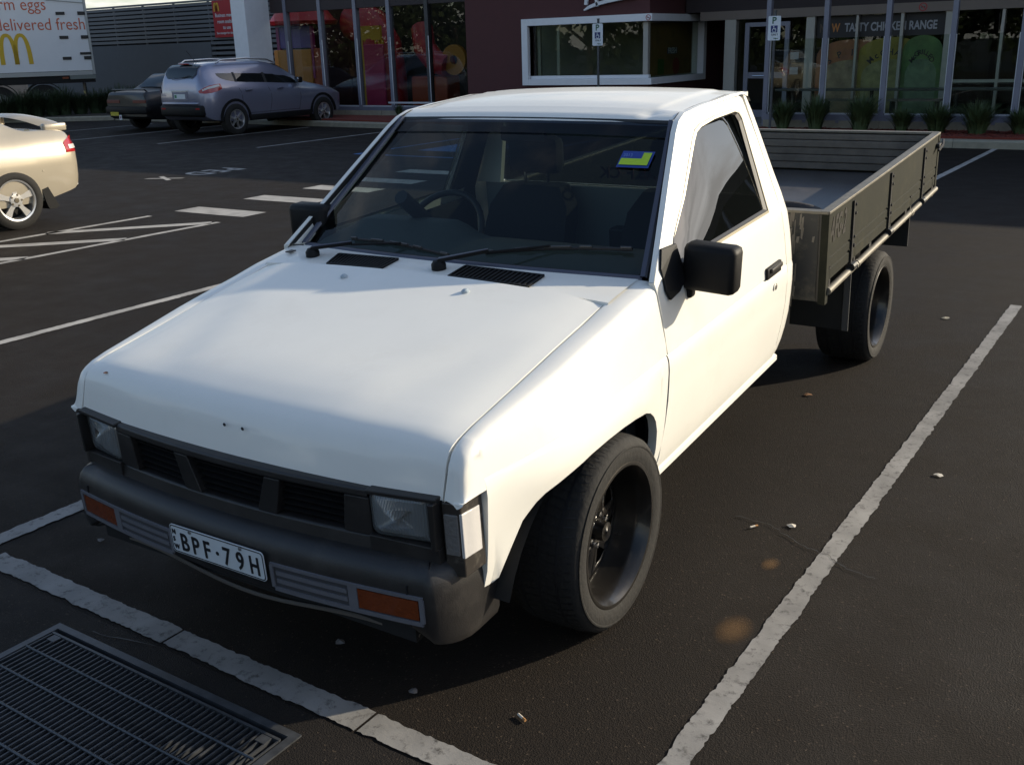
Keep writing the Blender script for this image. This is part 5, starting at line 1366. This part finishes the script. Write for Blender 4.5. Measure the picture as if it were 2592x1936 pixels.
def seam(car, parent, sg, ys_zs, w=.004):
    pts = [(sg*(car.xat(y, z)+.0015), y, z) for y, z in ys_zs]
    MB().tube(pts, w, 4).build('panel_gap', M['ink'], parent, smooth=0)
def car_wheel(parent, y, z, x, sg, R_, w, rr, spokes, m_rim, spw=.2, hub=.22):
    e = bpy.data.objects.new('wheel', None); C.objects.link(e); e.parent = parent; e.location = (sg*x, y, z); e.empty_display_size = .1
    h = w/2
    T = [(-h*.9, rr), (-h, rr+.02), (-h, R_-.03), (-h*.8, R_), (h*.8, R_), (h, R_-.03), (h*1.03, rr+.03), (h*.98, rr+.004), (h*.9, rr-.005)]
    MB().lathe([(sg*a, b) for a, b in T], (0, 0, 0), 'x', 40).build('tyre', M['rubber'], e, smooth=50)
    rim = MB().lathe([(sg*a, b) for a, b in ((h*.9, rr-.004), (h*.97, rr+.004), (h*.93, rr-.014), (h*.3, rr-.03), (-h*.8, rr-.02))], (0, 0, 0), 'x', 40)
    ro = rim.build('rim', m_rim, e, smooth=40)
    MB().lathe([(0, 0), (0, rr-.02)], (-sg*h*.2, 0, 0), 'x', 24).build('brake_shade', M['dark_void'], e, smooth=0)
    sp = MB()
    for k in range(spokes):
        a = 2*math.pi*k/spokes+.31
        def q(r, da, dx): return (sg*(h*.86+dx), r*math.cos(a+da), r*math.sin(a+da))
        r0, r1 = rr*hub, rr-.012
        p = [q(r0, -.62, -.0), q(rr*.5, -spw*1.15, -.012), q(r1, -spw, -.004), q(r1, spw, -.004), q(rr*.5, spw*1.15, -.012), q(r0, .62, 0)]
        sp.prism(p, (-sg*.03, 0, 0))
    sp.lathe([(sg*(h*.86-.03), rr*hub*1.5), (sg*(h*.86+.002), rr*hub*1.45), (sg*(h*.86+.006), rr*hub*.7), (sg*(h*.86+.004), 0)], (0, 0, 0), 'x', 20)
    so = sp.build('spokes', m_rim, ro, smooth=30)
    cp = MB().lathe([(sg*(h*.86+.004), rr*.13), (sg*(h*.86+.012), rr*.12), (sg*(h*.86+.013), 0)], (0, 0, 0), 'x', 14)
    for k in range(5):
        a = 2*math.pi*k/5; cp.lathe([(sg*(h*.86), .013), (sg*(h*.86+.008), .011), (sg*(h*.86+.008), 0)], (0, rr*.27*math.cos(a), rr*.27*math.sin(a)), 'x', 8)
    cp.build('hub_cap', mat('hub_dark', (.12, .10, .07), .4, metal=.5), so, smooth=30)
    return e

# ---- gold sedan, nose towards -Y, its left rear quarter in view
gold = thing('gold_sedan', 'champagne gold sedan with boot spoiler, five spoke wheels, cut by the left edge', 'car', (-9.24, 4.47, 0))
gm_ = mat('gold_car_paint', (.42, .37, .285), .32, metal=.35, coat=.9, var=.02, scale=3)
# local y=0 at rear axle
gc = Car([-3.75, -3.6, -3.2, -2.6, -1.95, -1.55, -1.05, -.55, -.12, .10, .32, .60, .78, .85, .90],
         [.30, .24, .22, .22, .22, .22, .22, .22, .22, .23, .24, .29, .33, .38, .44],
         [.60, .70, .80, .88, .935, .95, .96, .97, .975, .975, .975, .965, .945, .90, .78],
         [.62, .78, .86, .88, .885, .885, .885, .885, .885, .885, .88, .865, .83, .79, .70],
         [.50, .66, .74, .77, .775, .775, .775, .77, .765, .76, .76, .75, .73, .70, .62],
         [.62, .72, .83, .92, 1.02, 1.28, 1.40, 1.39, 1.25, 1.12, 1.005, .995, .975, .93, .80],
         [.45, .60, .68, .72, .70, .57, .545, .54, .565, .62, .73, .72, .70, .67, .58], zmid=.62)
gb = gc.body('body', gm_, gold, [(0, .31, .37, .885), (-2.78, .31, .37, .885)])
for sg in (1, -1):
    car_wheel(gold, 0, .31, .79, sg, .31, .21, .218, 5, M['alloy'], spw=.19)
    car_wheel(gold, -2.78, .31, .79, sg, .31, .21, .218, 5, M['alloy'], spw=.19)
    gc.side_pane('side_window', M['car_glass'], gold, [(-1.75, .10, .55), (-1.45, .08, .86), (-1.1, .08, .9), (-.75, .08, .9), (-.45, .08, .9), (-.26, .12, .84)], sg)
    # tail lamp wrapping round the corner
    def lamp_pts(dz0, dz1, ya, yb_, off=.006):
        rows = []
        for t in np.linspace(0, 1, 5):
            row = []
            for u in np.linspace(0, 1, 9):
                y = lerp(ya, yb_, u); z = lerp(dz0(u), dz1(u), t); yy_ = min(y, .895)
                row.append((sg*(gc.xat(yy_, min(z, gc.g('zbelt', yy_)-.01))+off), y+off*(y > .84), z))
            rows.append(row)
        return rows
    tl = MB().grid(lamp_pts(lambda u: .75, lambda u: lerp(.85, .93, u**.7), .70, .885)).build('tail_lamp', M['red_lens'], gold, smooth=60)
    MB().grid(lamp_pts(lambda u: .785, lambda u: .83, .755, .888, .010)).build('reverse_lens', M['white_lens'], tl, smooth=60)
    MB().prism([(sg*.72, .37, .44), (sg*.82, .30, .60), (sg*.84, .34, .60), (sg*.84, .43, .17), (sg*.72, .46, .17)], (0, .02, 0)).build('mud_flap', M['black_plastic'], gold, smooth=0)
    fl = MB(); fl.prism([(sg*.862, .30, .50), (sg*.862, .36, .50), (sg*.862, .50, .19), (sg*.862, .47, .165), (sg*.862, .38, .165), (sg*.862, .36, .22)], (-.14*sg, 0, 0)); fl.build('mud_flap', M['black_plastic'], gold, smooth=0)
    MB().prism([(sg*.868, .36, .575), (sg*.868, .36, .592), (sg*.80, .70, .622), (sg*.80, .70, .604)], (sg*.012, 0, 0)).build('bump_strip', gm_, gold, smooth=0)
    MB().prism([(sg*.845, .33, .27), (sg*.845, .33, .36), (sg*.76, .74, .40), (sg*.76, .74, .33)], (-.06*sg, 0, 0)).build('under_skirt', M['black_plastic'], gold, smooth=0)
    pts = [gc.side(y, 0, .004) for y in np.linspace(-1.9, .75, 14)]
    MB().tube([(sg*(x+.004), y, z-.07) for x, y, z in pts], .004, 5).build('swage_line', gm_, gold)
MB().grid([[(x, -.10+.012, 0), (x, .30, 0)] for x in (-.5, .5)]).add([], [])
rows = [[(x, y+.008, gc.g('ztop', y)+.03-.02*abs(x)) for x in np.linspace(-.5, .5, 5)] for y in np.linspace(-.40, .24, 7)]
MB().grid(rows).build('rear_window', M['car_glass'], gold, smooth=60)
MB().lathe([(0, .028), (.16, .032), (.165, .026), (.05, .024)], (.55, .80, .355), 'y', 14).build('exhaust_tip', M['chrome'], gold)
# boot spoiler: arched wing on end posts
sp = MB(); rows = []
for u in np.linspace(-1, 1, 21):
    x = .62*u; zc = 1.005+.135*(1-abs(u)**2.6); yc = .52+.22*abs(u)**2; th = .030
    rows.append([(x, yc-.10, zc), (x, yc-.02, zc+th), (x, yc+.10, zc+th*.9), (x, yc+.17, zc+.010), (x, yc+.08, zc-.012), (x, yc-.10, zc)])
sp.grid(rows); sp.f.append(tuple(range(6))); k = len(sp.v)-6; sp.f.append(tuple(range(k, k+6)))
sp.box(-.66, -.58, .60, .88, .97, 1.06, .02).box(.58, .66, .60, .88, .97, 1.06, .02)
sp.build('spoiler', gm_, gold, smooth=50)
MB().box(-.46, .46, .932, .945, .60, .72, .005).build('number_plate', M['plate_white'], gold, smooth=0)

# ---- silver SUV, nose to the building (built nose to -Y and turned round)
suv = thing('silver_suv', 'silver blue SUV with roof rails parked nose in toward the glass wall', 'car', (-17.16, 14.72, 0), (0, 0, R(180)))
sm = mat('silver_blue_paint', (.22, .23, .31), .3, metal=.5, coat=.9, var=.02, scale=3)
sc_ = Car([-3.72, -3.6, -3.3, -2.9, -2.4, -1.95, -1.5, -1.0, -.4, .1, .42, .62, .74, .80],
          [.42, .34, .30, .28, .28, .28, .28, .28, .28, .30, .32, .36, .44, .52],
          [.68, .80, .88, .95, 1.00, 1.04, 1.06, 1.09, 1.12, 1.16, 1.18, 1.18, 1.12, .98],
          [.60, .76, .85, .88, .89, .89, .89, .89, .89, .885, .87, .82, .74, .66],
          [.48, .64, .74, .78, .79, .79, .79, .79, .785, .775, .76, .72, .67, .60],
          [.70, .83, .91, .99, 1.10, 1.36, 1.54, 1.60, 1.60, 1.585, 1.555, 1.48, 1.25, 1.02],
          [.42, .58, .68, .72, .70, .60, .57, .57, .57, .565, .56, .56, .58, .56], zmid=.72)
sc_.body('body', sm, suv, [(0, .35, .40, .89), (-2.85, .35, .40, .89)])
for sg in (1, -1):
    for y in (0, -2.85):
        car_wheel(suv, y, .345, .80, sg, .345, .215, .215, 6, M['alloy'], spw=.15)
        ar = MB(); o_, i_ = [], []
        for k in range(15):
            a = math.pi*k/14
            o_.append((sg*.895, y+.455*math.cos(a), .345+.455*math.sin(a))); i_.append((sg*.895, y+.395*math.cos(a), .345+.395*math.sin(a)))
        for q in range(14): ar.prism([o_[q], o_[q+1], i_[q+1], i_[q]], (-.03*sg, 0, 0))
        ar.build('arch_trim', M['black_plastic'], suv, smooth=0)
    MB().box(*sorted((sg*.80, sg*.897)), -2.43, -.42, .285, .42, .02).build('sill_cladding', M['black_plastic'], suv, smooth=40)
    sc_.side_pane('quarter_window', M['car_glass'], suv, [(.30, .38, .62), (.22, .22, .74), (.08, .12, .78), (-.06, .08, .80), (-.16, .07, .80)], sg)
    sc_.side_pane('rear_door_window', M['car_glass'], suv, [(-.22, .06, .82), (-.5, .06, .84), (-.8, .06, .85), (-1.06, .06, .85)], sg)
    sc_.side_pane('front_door_window', M['car_glass'], suv, [(-1.13, .06, .85), (-1.4, .06, .84), (-1.7, .06, .76), (-1.95, .08, .58), (-2.12, .1, .32)], sg)
    sc_.side_pane('window_pillar', M['black_trim'], suv, [(-1.055, .06, .85), (-1.135, .06, .85)], sg, .006, 3); sc_.side_pane('window_pillar', M['black_trim'], suv, [(-.155, .06, .82), (-.225, .06, .82)], sg, .006, 3)
    MB().tube([(sg*.60, .20, 1.575), (sg*.615, .05, 1.645), (sg*.615, -.7, 1.665), (sg*.60, -1.35, 1.625), (sg*.57, -1.62, 1.545)], .02, 8).build('roof_rail', M['alloy'], suv, smooth=60)
    for y in (-.45, -1.45):
        x = sc_.g('wside', y)*.994
        hb_ = MB().box(*sorted((sg*(x-.01), sg*(x+.026))), y-.10, y+.10, .955, .985, .008).build('door_handle', sm, suv, smooth=40)
    for y0 in (-.19, -1.09, -2.05): seam(sc_, suv, sg, [(y0+.05*math.sin(6*z), z) for z in np.linspace(.44, 1.03, 7)])
    seam(sc_, suv, sg, [(y, .46) for y in np.linspace(-2.05, -.45, 8)])
    MB().box(*sorted((sg*.80, sg*.98)), -2.12, -2.0, 1.06, 1.20, .03).build('mirror', M['black_plastic'], suv, smooth=40)
    MB().lathe([(.0, .0), (.006, .055), (-.02, .06)], (sg*.90, -1.99, 1.13), 'y', 14).build('mirror_glass', M['chrome'], suv)
    # tail lamps
    def tl_rows(pts, off):
        rows = []
        for t in np.linspace(0, 1, 3):
            row = []
            for (y, z0, z1) in pts:
                z = lerp(z0, z1, t); row.append((sg*(sc_.xat(min(y, .795), min(z, sc_.g('zbelt', min(y, .795))-.01))+off), y+.012*(y > .7), z))
            rows.append(row)
        return rows
    tl = MB().grid(tl_rows([(.30, 1.03, 1.14), (.45, .98, 1.13), (.6, .95, 1.11), (.72, .94, 1.06), (.79, .955, 1.0)], .012)).build('tail_lamp', M['red_lens'], suv, smooth=60)
    MB().grid(tl_rows([(.36, 1.085, 1.125), (.5, 1.06, 1.11), (.64, 1.04, 1.08), (.75, .99, 1.03)], .020)).build('reverse_lens', M['white_lens'], tl, smooth=60)
rows = []
for y in (.49, .53, .57, .61, .645, .675, .70, .722, .738):
    w_ = sc_.g('wtop', y)*(.90 if y < .70 else lerp(.90, .70, (y-.70)/.04)); zt_ = sc_.g('ztop', y)
    rows.append([(x, y+.016+.01*(1-abs(u)), zt_+.012+.016*(1-u*u)) for u, x in [(u, u*w_) for u in np.linspace(-1, 1, 9)]])
rg = MB().grid(rows).build('rear_window', M['car_glass'], suv, smooth=60)
MB().tube([(.22, .785, 1.25), (-.15, .775, 1.29), (-.36, .765, 1.33)], .008, 6).build('rear_wiper', M['black_trim'], rg)
MB().box(-.20, .20, .46, .585, 1.575, 1.60, .01).build('rear_spoiler', sm, suv, smooth=40)
MB().box(-.16, .16, .572, .592, 1.565, 1.588).build('brake_lamp', M['red_lens'], suv, smooth=0)
MB().box(-.72, .72, .62, .835, .44, .70, .06).build('rear_bumper', M['black_plastic'], suv, smooth=50)
MB().box(-.60, .60, .66, .842, .70, .755, .02).build('bumper_step', sm, suv, smooth=50)
pn = MB().box(-.26, .26, .80, .812, .79, .98, .004).build('plate_recess', sm, suv, smooth=0)
pp = MB().box(-.186, .186, .812, .818, .83, .935).build('number_plate', M['plate_white'], suv, smooth=0)
MB().box(.10, .17, .8182, .8192, .85, .915).build('plate_mark', mat('plate_green', (.05, .22, .09), .5), pp, smooth=0)
MB().box(-.28, .28, .79, .82, .995, 1.015, .005).build('chrome_strip', M['alloy'], suv, smooth=0)
MB().tube([(-.05, .28, 1.60), (-.05, .52, 1.86)], .006, 5).build('aerial', M['black_trim'], suv)
for sx in (-.58, .58): MB().box(sx-.06, sx+.06, .83, .840, .60, .635).build('reflector', M['red_lens'], suv, smooth=0)
rows = [[(x, y, sc_.g('ztop', y)+.032-.02*abs(x)) for x in np.linspace(-.52, .52, 5)] for y in np.linspace(-2.35, -1.62, 6)]
MB().grid(rows).build('windscreen', M['car_glass'], suv, smooth=60)

# ---- old black sedan beside the SUV
blk = thing('black_sedan', 'old black sedan with yellow number plate parked left of the silver SUV', 'car', (-20.2, 15.62, 0), (0, 0, R(180)))
bm_ = mat('black_car_paint', (.007, .007, .008), .4, coat=.25, var=.2, scale=4)
bc = Car([-3.5, -3.3, -2.9, -2.3, -1.8, -1.4, -.9, -.5, -.15, .15, .50, .78, .86, .90],
         [.36, .28, .25, .24, .24, .24, .24, .24, .24, .25, .27, .29, .32, .36],
         [.66, .74, .80, .86, .89, .90, .90, .91, .92, .93, .93, .92, .90, .86],
         [.66, .78, .82, .83, .835, .835, .835, .835, .835, .83, .825, .81, .79, .77],
         [.58, .70, .74, .75, .75, .75, .75, .75, .75, .74, .73, .72, .71, .69],
         [.67, .76, .82, .90, 1.0, 1.22, 1.33, 1.33, 1.18, .985, .955, .945, .92, .87],
         [.54, .66, .70, .71, .66, .56, .53, .53, .57, .70, .70, .69, .68, .66])
bc.body('body', bm_, blk, [(0, .30, .35, .835), (-2.45, .30, .35, .835)])
for sg in (1, -1):
    for y in (0, -2.45): car_wheel(blk, y, .295, .74, sg, .295, .19, .18, 7, mat('dull_wheel', (.08, .08, .08), .5, metal=.5), spw=.2)
    bc.side_pane('side_window', M['car_glass'], blk, [(-1.7, .1, .5), (-1.3, .08, .86), (-.9, .08, .88), (-.5, .08, .88), (-.25, .12, .8)], sg)
    MB().box(*sorted((sg*.26, sg*.76)), .885, .912, .68, .76, .006).build('tail_lamp', mat('dull_red_lens', (.12, .016, .012), .3, coat=.4), blk, smooth=0)
rows = [[(x, y+.01, bc.g('ztop', y)+.03-.02*abs(x)) for x in np.linspace(-.5, .5, 5)] for y in np.linspace(-.42, .08, 6)]
MB().grid(rows).build('rear_window', M['car_glass'], blk, smooth=60)
MB().box(-.80, .80, .62, .96, .42, .60, .04).build('rear_bumper', M['black_plastic'], blk, smooth=40)
MB().box(.28, .60, .962, .968, .38, .47).build('number_plate', mat('plate_yellow', (.45, .38, .02), .5), blk, smooth=0)
MB().box(.17, .27, .965, .969, .28, .40).build('bumper_sticker', M['plate_white'], blk, smooth=0)
MB().box(.20, .24, .969, .970, .31, .37).build('sticker_print', mat('sticker_mauve', (.25, .05, .15), .5), blk, smooth=0)
MB().tube([(-.62, .70, .93), (-.62, .80, 1.0), (.62, .80, 1.0), (.62, .70, .93)], .018, 8).build('spoiler', bm_, blk)

# ------------------------------------------------------------------ delivery trailer at the left edge
trl = thing('delivery_trailer', 'white box delivery trailer with orange words and yellow arches', 'truck', (-27.4, 19.0, 0), (0, 0, R(65-180)))
# local +X runs from the rear end towards the front (screen left); its visible side is local +Y
TW, TL_ = 2.45, 9.5
tw_ = mat('white_box_panel', (.66, .68, .70), .45, coat=.2, var=.03, scale=2)
bxm = MB().box(0, TL_, -TW, 0, 1.42, 4.2, .01).build('box', tw_, trl, smooth=0)
MB().box(-.03, .05, -TW-.01, .02, 1.30, 4.22, .008).build('rear_frame', mat('trailer_alloy', (.30, .32, .33), .4, metal=.6), trl, smooth=0)
MB().box(.06, TL_, -.02, .012, 1.29, 1.41).build('side_rail', MATS['trailer_alloy'], trl, smooth=0)
MB().box(0, TL_, -TW+.05, -.03, 1.06, 1.28).build('chassis', M['dark_void'], trl, smooth=0)
MB().box(-.02, .75, -.03, .01, 1.17, 1.285).build('rear_skirt', mat('skirt_grey', (.14, .16, .15), .5), trl, smooth=0)
MB().box(.80, .98, .011, .018, 1.19, 1.25).build('side_marker', M['amber'], trl, smooth=0)
for z in (3.12, 2.42, 1.80):
    hg = MB().box(.62, .88, .0, .03, z-.045, z+.045, .01).box(.03, .25, .0, .03, z-.05, z+.05, .006); hg.build('door_hinge', M['black_trim'], bxm, smooth=0)
MB().box(.02, .35, .0, .04, 1.90, 1.97, .008).build('door_hinge', M['black_trim'], bxm, smooth=0)
MB().tube([(.05, .02, 3.42), (.95, .02, 3.50), (1.1, .02, 3.5)], .012, 6).build('pipe', MATS['trailer_alloy'], bxm)
ol = mat('orange_lettering', (.50, .10, .035), .5)
def ttext(s, x_end, z, size, sx):
    o = text('lettering', s, size, ol, bxm, (x_end, .004, z), (R(90), 0, R(180)), bold=-.002, sx=sx, align='RIGHT'); return o
ttext('farm eggs', 1.12, 3.22, .50, .86)
ttext('delivered fresh', .06, 2.64, .50, .86)
a_ = arches(MB(), .92, .90, .13).build('arches', mat('arch_gold', (.55, .36, .012), .5), bxm, smooth=0, loc=(2.65, .004, 1.66), rot=(0, 0, R(180)))
def trailer_wheel(x):
    e = bpy.data.objects.new('wheel', None); C.objects.link(e); e.parent = trl; e.location = (x, -.18, .52); e.rotation_euler = (0, 0, R(90))
    MB().lathe([(-.13, .30), (-.14, .48), (-.11, .52), (.11, .52), (.14, .48), (.13, .30)], (0, 0, 0), 'x', 32).build('tyre', M['rubber'], e)
    r_ = MB().lathe([(.12, .29), (.13, .30), (.02, .22), (.02, .10), (.16, .08), (.17, 0)], (0, 0, 0), 'x', 24).build('rim', mat('truck_rim', (.30, .30, .30), .5, metal=.4), e)
    gd = MB(); o_ = [(x_, .60*math.cos(a), .60*math.sin(a)) for x_ in (0,) for a in np.linspace(R(10), R(170), 14)]
    gd.grid([[(-.16, b, c) for a, b, c in o_], [(.18, b, c) for a, b, c in o_]]); gd.grid([[(.18, b, c) for a, b, c in o_], [(.18, b*.95, c*.95) for a, b, c in o_]]); gd.build('mudguard', M['black_plastic'], e, smooth=50)
trailer_wheel(1.55); trailer_wheel(2.85)
MB().box(.30, .33, -.5, -.05, .35, 1.05).build('mud_flap', M['black_plastic'], trl, smooth=0)
MB().box(.34, .345, -.45, -.1, .72, .80).build('reflector', mat('reflector_yellow', (.45, .42, .02), .4), trl, smooth=0)
for y in (-.4, -2.0): MB().box(6.4, 6.5, y, y+.1, 0, 1.06).build('landing_leg', M['black_trim'], trl, smooth=0)

# ------------------------------------------------------------------ beyond the frame: what the glass and paint mirror
opp = thing('shop_opposite', 'low pale shop with red fascia across the car park', 'building', (27, 2, 0), (0, 0, R(-8)))
MB().box(0, 12, -18, 12, 0, 4.4).build('wall', mat('opposite_wall', (.30, .29, .27), .8, var=.1, scale=2), opp, smooth=0)
MB().box(-.8, 0, -18, 12, 2.7, 3.7).build('fascia', mat('opposite_red', (.30, .02, .03), .6), opp, smooth=0)
MB().box(-.85, 12.2, -18.2, 12.2, 4.4, 4.7).build('roof', M['roof'], opp, smooth=0)
for k in range(6): MB().box(-.02, -.004, -16+4.6*k, -12.6+4.6*k, .5, 2.4).build('window', M['car_glass'], opp, smooth=0)
lp_ = thing('street_lamp', 'grey curved street lamp on the far side of the car park', 'lamp post', (15, 1.5, 0))
MB().tube([(0, 0, 0), (0, 0, 5), (-.1, 0, 6), (-.5, 0, 6.7), (-1.2, 0, 7)], .08, 8).build('pole', M['frame_grey'], lp_)
MB().box(-1.9, -1.1, -.12, .12, 6.93, 7.05, .02).build('lamp_head', M['frame_grey'], lp_, smooth=0)
M['tree_leaf'] = mat('tree_leaf', (.045, .065, .025), .7, var=.5, scale=1.2)
M['bark'] = mat('bark', (.06, .045, .035), .9, var=.3, scale=8)
def tree(x, y, h, w, label, seed):
    rd = random.Random(seed); t = thing('tree', label, 'tree', (x, y, 0), group='trees round the car park')
    tr = MB(); tr.tube([(0, 0, 0), (.05, .02, h*.3), (0, .1, h*.62)], [.22, .16, .07], 8)
    for k in range(6):
        a = k*1.05; tr.tube([(0, .03, h*.32+.06*k), (math.cos(a)*w*.4, math.sin(a)*w*.4, h*.6+.05*k)], [.09, .03], 6)
    tr.build('trunk', M['bark'], t)
    cr_ = MB(); cl = [(rd.gauss(0, w*.30), rd.gauss(0, w*.30), h*rd.uniform(.22, .92), rd.uniform(.5, 1.1)*w*.33) for _ in range(16)]
    for cx, cy_, cz_, r_ in cl:
        for _ in range(110):
            v = Vector((rd.gauss(0, 1), rd.gauss(0, 1), rd.gauss(0, .8))).normalized()*r_*rd.random()**.4
            p = Vector((cx, cy_, cz_))+v; u = Vector((rd.gauss(0, 1), rd.gauss(0, 1), rd.gauss(0, 1))).normalized()*.26; q = u.orthogonal().normalized()*.18
            cr_.add([tuple(p-u), tuple(p+q), tuple(p+u), tuple(p-q)], [(0, 1, 2, 3)])
    cr_.build('crown', M['tree_leaf'], t, smooth=0, fix=False)
spots_ = [(-27, -15, 5.0, 5), (-33, -17, 6, 6), (-38, -15, 5, 5), (-43, -18, 6, 6), (-48, -16, 5.5, 6), (-54, -18, 6, 6), (-60, -17, 6, 6), (-20, -17, 3.6, 5), (-15.5, -15, 5.2, 4.5), (-10, -18, 3.2, 4), (-5, -17, 5, 5), (1, -19, 4.5, 5)]
for i, (x, y, h, w) in enumerate(spots_):
    tree(x, y, h, w, 'low leafy tree in the row behind the camera side of the car park', 40+i)

# ------------------------------------------------------------------ small litter on the asphalt
bt = mat('butt_paper', (.55, .50, .42), .8); bf = mat('butt_filter', (.40, .20, .07), .8); lf = mat('dry_leaf', (.22, .11, .05), .8); gum = mat('gum_grey', (.13, .12, .115), .8)
def butt(x, y, a, label):
    t = thing('cigarette_butt', label, 'litter', (x, y, .0075), (0, 0, a))
    MB().tube([(-.012, 0, 0), (.010, 0, 0)], .0038, 8).build('paper', bt, t); MB().tube([(.0102, 0, 0), (.022, 0, 0)], .0038, 8).build('filter', bf, t)
butt(.95, 1.61, 1.0, 'cigarette butt on the asphalt beside the ute front wheel')
butt(.82, .23, -.4, 'cigarette butt on the asphalt in front of the ute front wheel')
rl = random.Random(21)
def flake(name, x, y, r, m, label, cat='litter', z=.004):
    n = 7; pts = [(x+r*rl.uniform(.6, 1.2)*math.cos(2*math.pi*k/n), y+r*rl.uniform(.5, 1)*math.sin(2*math.pi*k/n), z+rl.uniform(0, .006)) for k in range(n)]
    o = mesh_obj(name, pts+[(x, y, z+.008)], [(k, (k+1) % n, n) for k in range(n)], m); return tag(o, label, cat)
flake('paper_scrap', 1.07, 1.69, .022, bt, 'pale paper scrap on the asphalt by the crack near the white line')
flake('paper_scrap', 1.43, 2.43, .022, bt, 'pale paper scrap on the asphalt right of the long white line')
flake('dry_leaf', .66, 3.15, .022, lf, 'orange dry leaf on the asphalt behind the ute cab shadow', 'leaf')
flake('dry_leaf', 1.75, 3.6, .02, lf, 'brown dry leaf far right of the white line', 'leaf')
flake('dry_leaf', .95, 5.0, .025, mat('pale_leaf', (.45, .40, .30), .8), 'pale curled leaf on the asphalt beside the ute rear wheel', 'leaf')
for i, (x, y) in enumerate([(.50, .17), (.15, .25), (-.95, -.22), (-1.1, .3)]):
    o = flake('gum_spot', x, y, .017, gum, ['grey gum spot on the shaded asphalt right of the front wheel line', 'grey gum spot on the shaded asphalt under the bumper', 'grey gum spot left of the drain grate', 'pale chip on the asphalt left of the bumper'][i], z=.0038)
# orange-brown stain and a crack in the asphalt
n = 22; st_m = bpy.data.materials.new('ochre_stain'); st_m.use_nodes = True
nn = st_m.node_tree.nodes; ll = st_m.node_tree.links; pz = nn['Principled BSDF']; pz.inputs['Base Color'].default_value = (.13, .068, .022, 1); pz.inputs['Roughness'].default_value = .9
tcn = nn.new('ShaderNodeTexCoord'); gr_ = nn.new('ShaderNodeTexGradient'); gr_.gradient_type = 'SPHERICAL'; mp = nn.new('ShaderNodeMapping'); mp.inputs['Scale'].default_value = (12, 7.5, 1)
nz = nn.new('ShaderNodeTexNoise'); nz.inputs['Scale'].default_value = 60; nz.inputs['Detail'].default_value = 9; nz.inputs['Roughness'].default_value = .8
ll.new(tcn.outputs['Object'], mp.inputs[0]); ll.new(mp.outputs[0], gr_.inputs[0]); ll.new(tcn.outputs['Object'], nz.inputs['Vector'])
mu = nn.new('ShaderNodeMath'); mu.operation = 'MULTIPLY'; ll.new(gr_.outputs[1], mu.inputs[0]); ll.new(nz.outputs[0], mu.inputs[1])
rg_ = nn.new('ShaderNodeMapRange'); rg_.inputs['From Min'].default_value = .05; rg_.inputs['From Max'].default_value = .38; rg_.inputs['To Max'].default_value = .55; ll.new(mu.outputs[0], rg_.inputs[0]); ll.new(rg_.outputs[0], pz.inputs['Alpha'])
for (x, y, s_) in ((1.145, .93, .8), (1.10, 1.38, .45)):
    o = struct(MB().grid([[(-.14, -.16, 0), (.14, -.16, 0)], [(-.14, .16, 0), (.14, .16, 0)]]).build('ochre_stain', st_m, smooth=0)); o.location = (x, y, .0022); o.scale = (s_, s_, 1)
def crack(pts):
    a, b = [], []
    for i in range(len(pts)-1):
        for t in np.linspace(0, 1, 9)[:-1]:
            x, y = lerp(pts[i][0], pts[i+1][0], t)+rl.gauss(0, .004), lerp(pts[i][1], pts[i+1][1], t)+rl.gauss(0, .004); w = rl.uniform(.0008, .0028)
            a.append((x, y+w, .0062)); b.append((x, y-w, .0062))
    struct(MB().grid([a, b]).build('asphalt_crack', M['ink'], smooth=0))
crack([(.86, 1.67), (1.0, 1.66), (1.16, 1.56), (1.25, 1.53), (1.33, 1.47), (1.45, 1.45)])
crack([(-.33, .06), (-.325, -.06), (-.6, -.12)])

# ------------------------------------------------------------------ lettering to plain meshes
bpy.context.view_layer.update()
dg = bpy.context.evaluated_depsgraph_get()
for o in [q for q in bpy.data.objects if q.type == 'FONT']:
    me = bpy.data.meshes.new_from_object(o.evaluated_get(dg))
    nm = o.name; o.name = 'old'
    c = bpy.data.objects.new(nm, me); C.objects.link(c)
    c.parent = o.parent; c.location = o.location; c.rotation_euler = o.rotation_euler; c.scale = o.scale
    bpy.data.objects.remove(o)
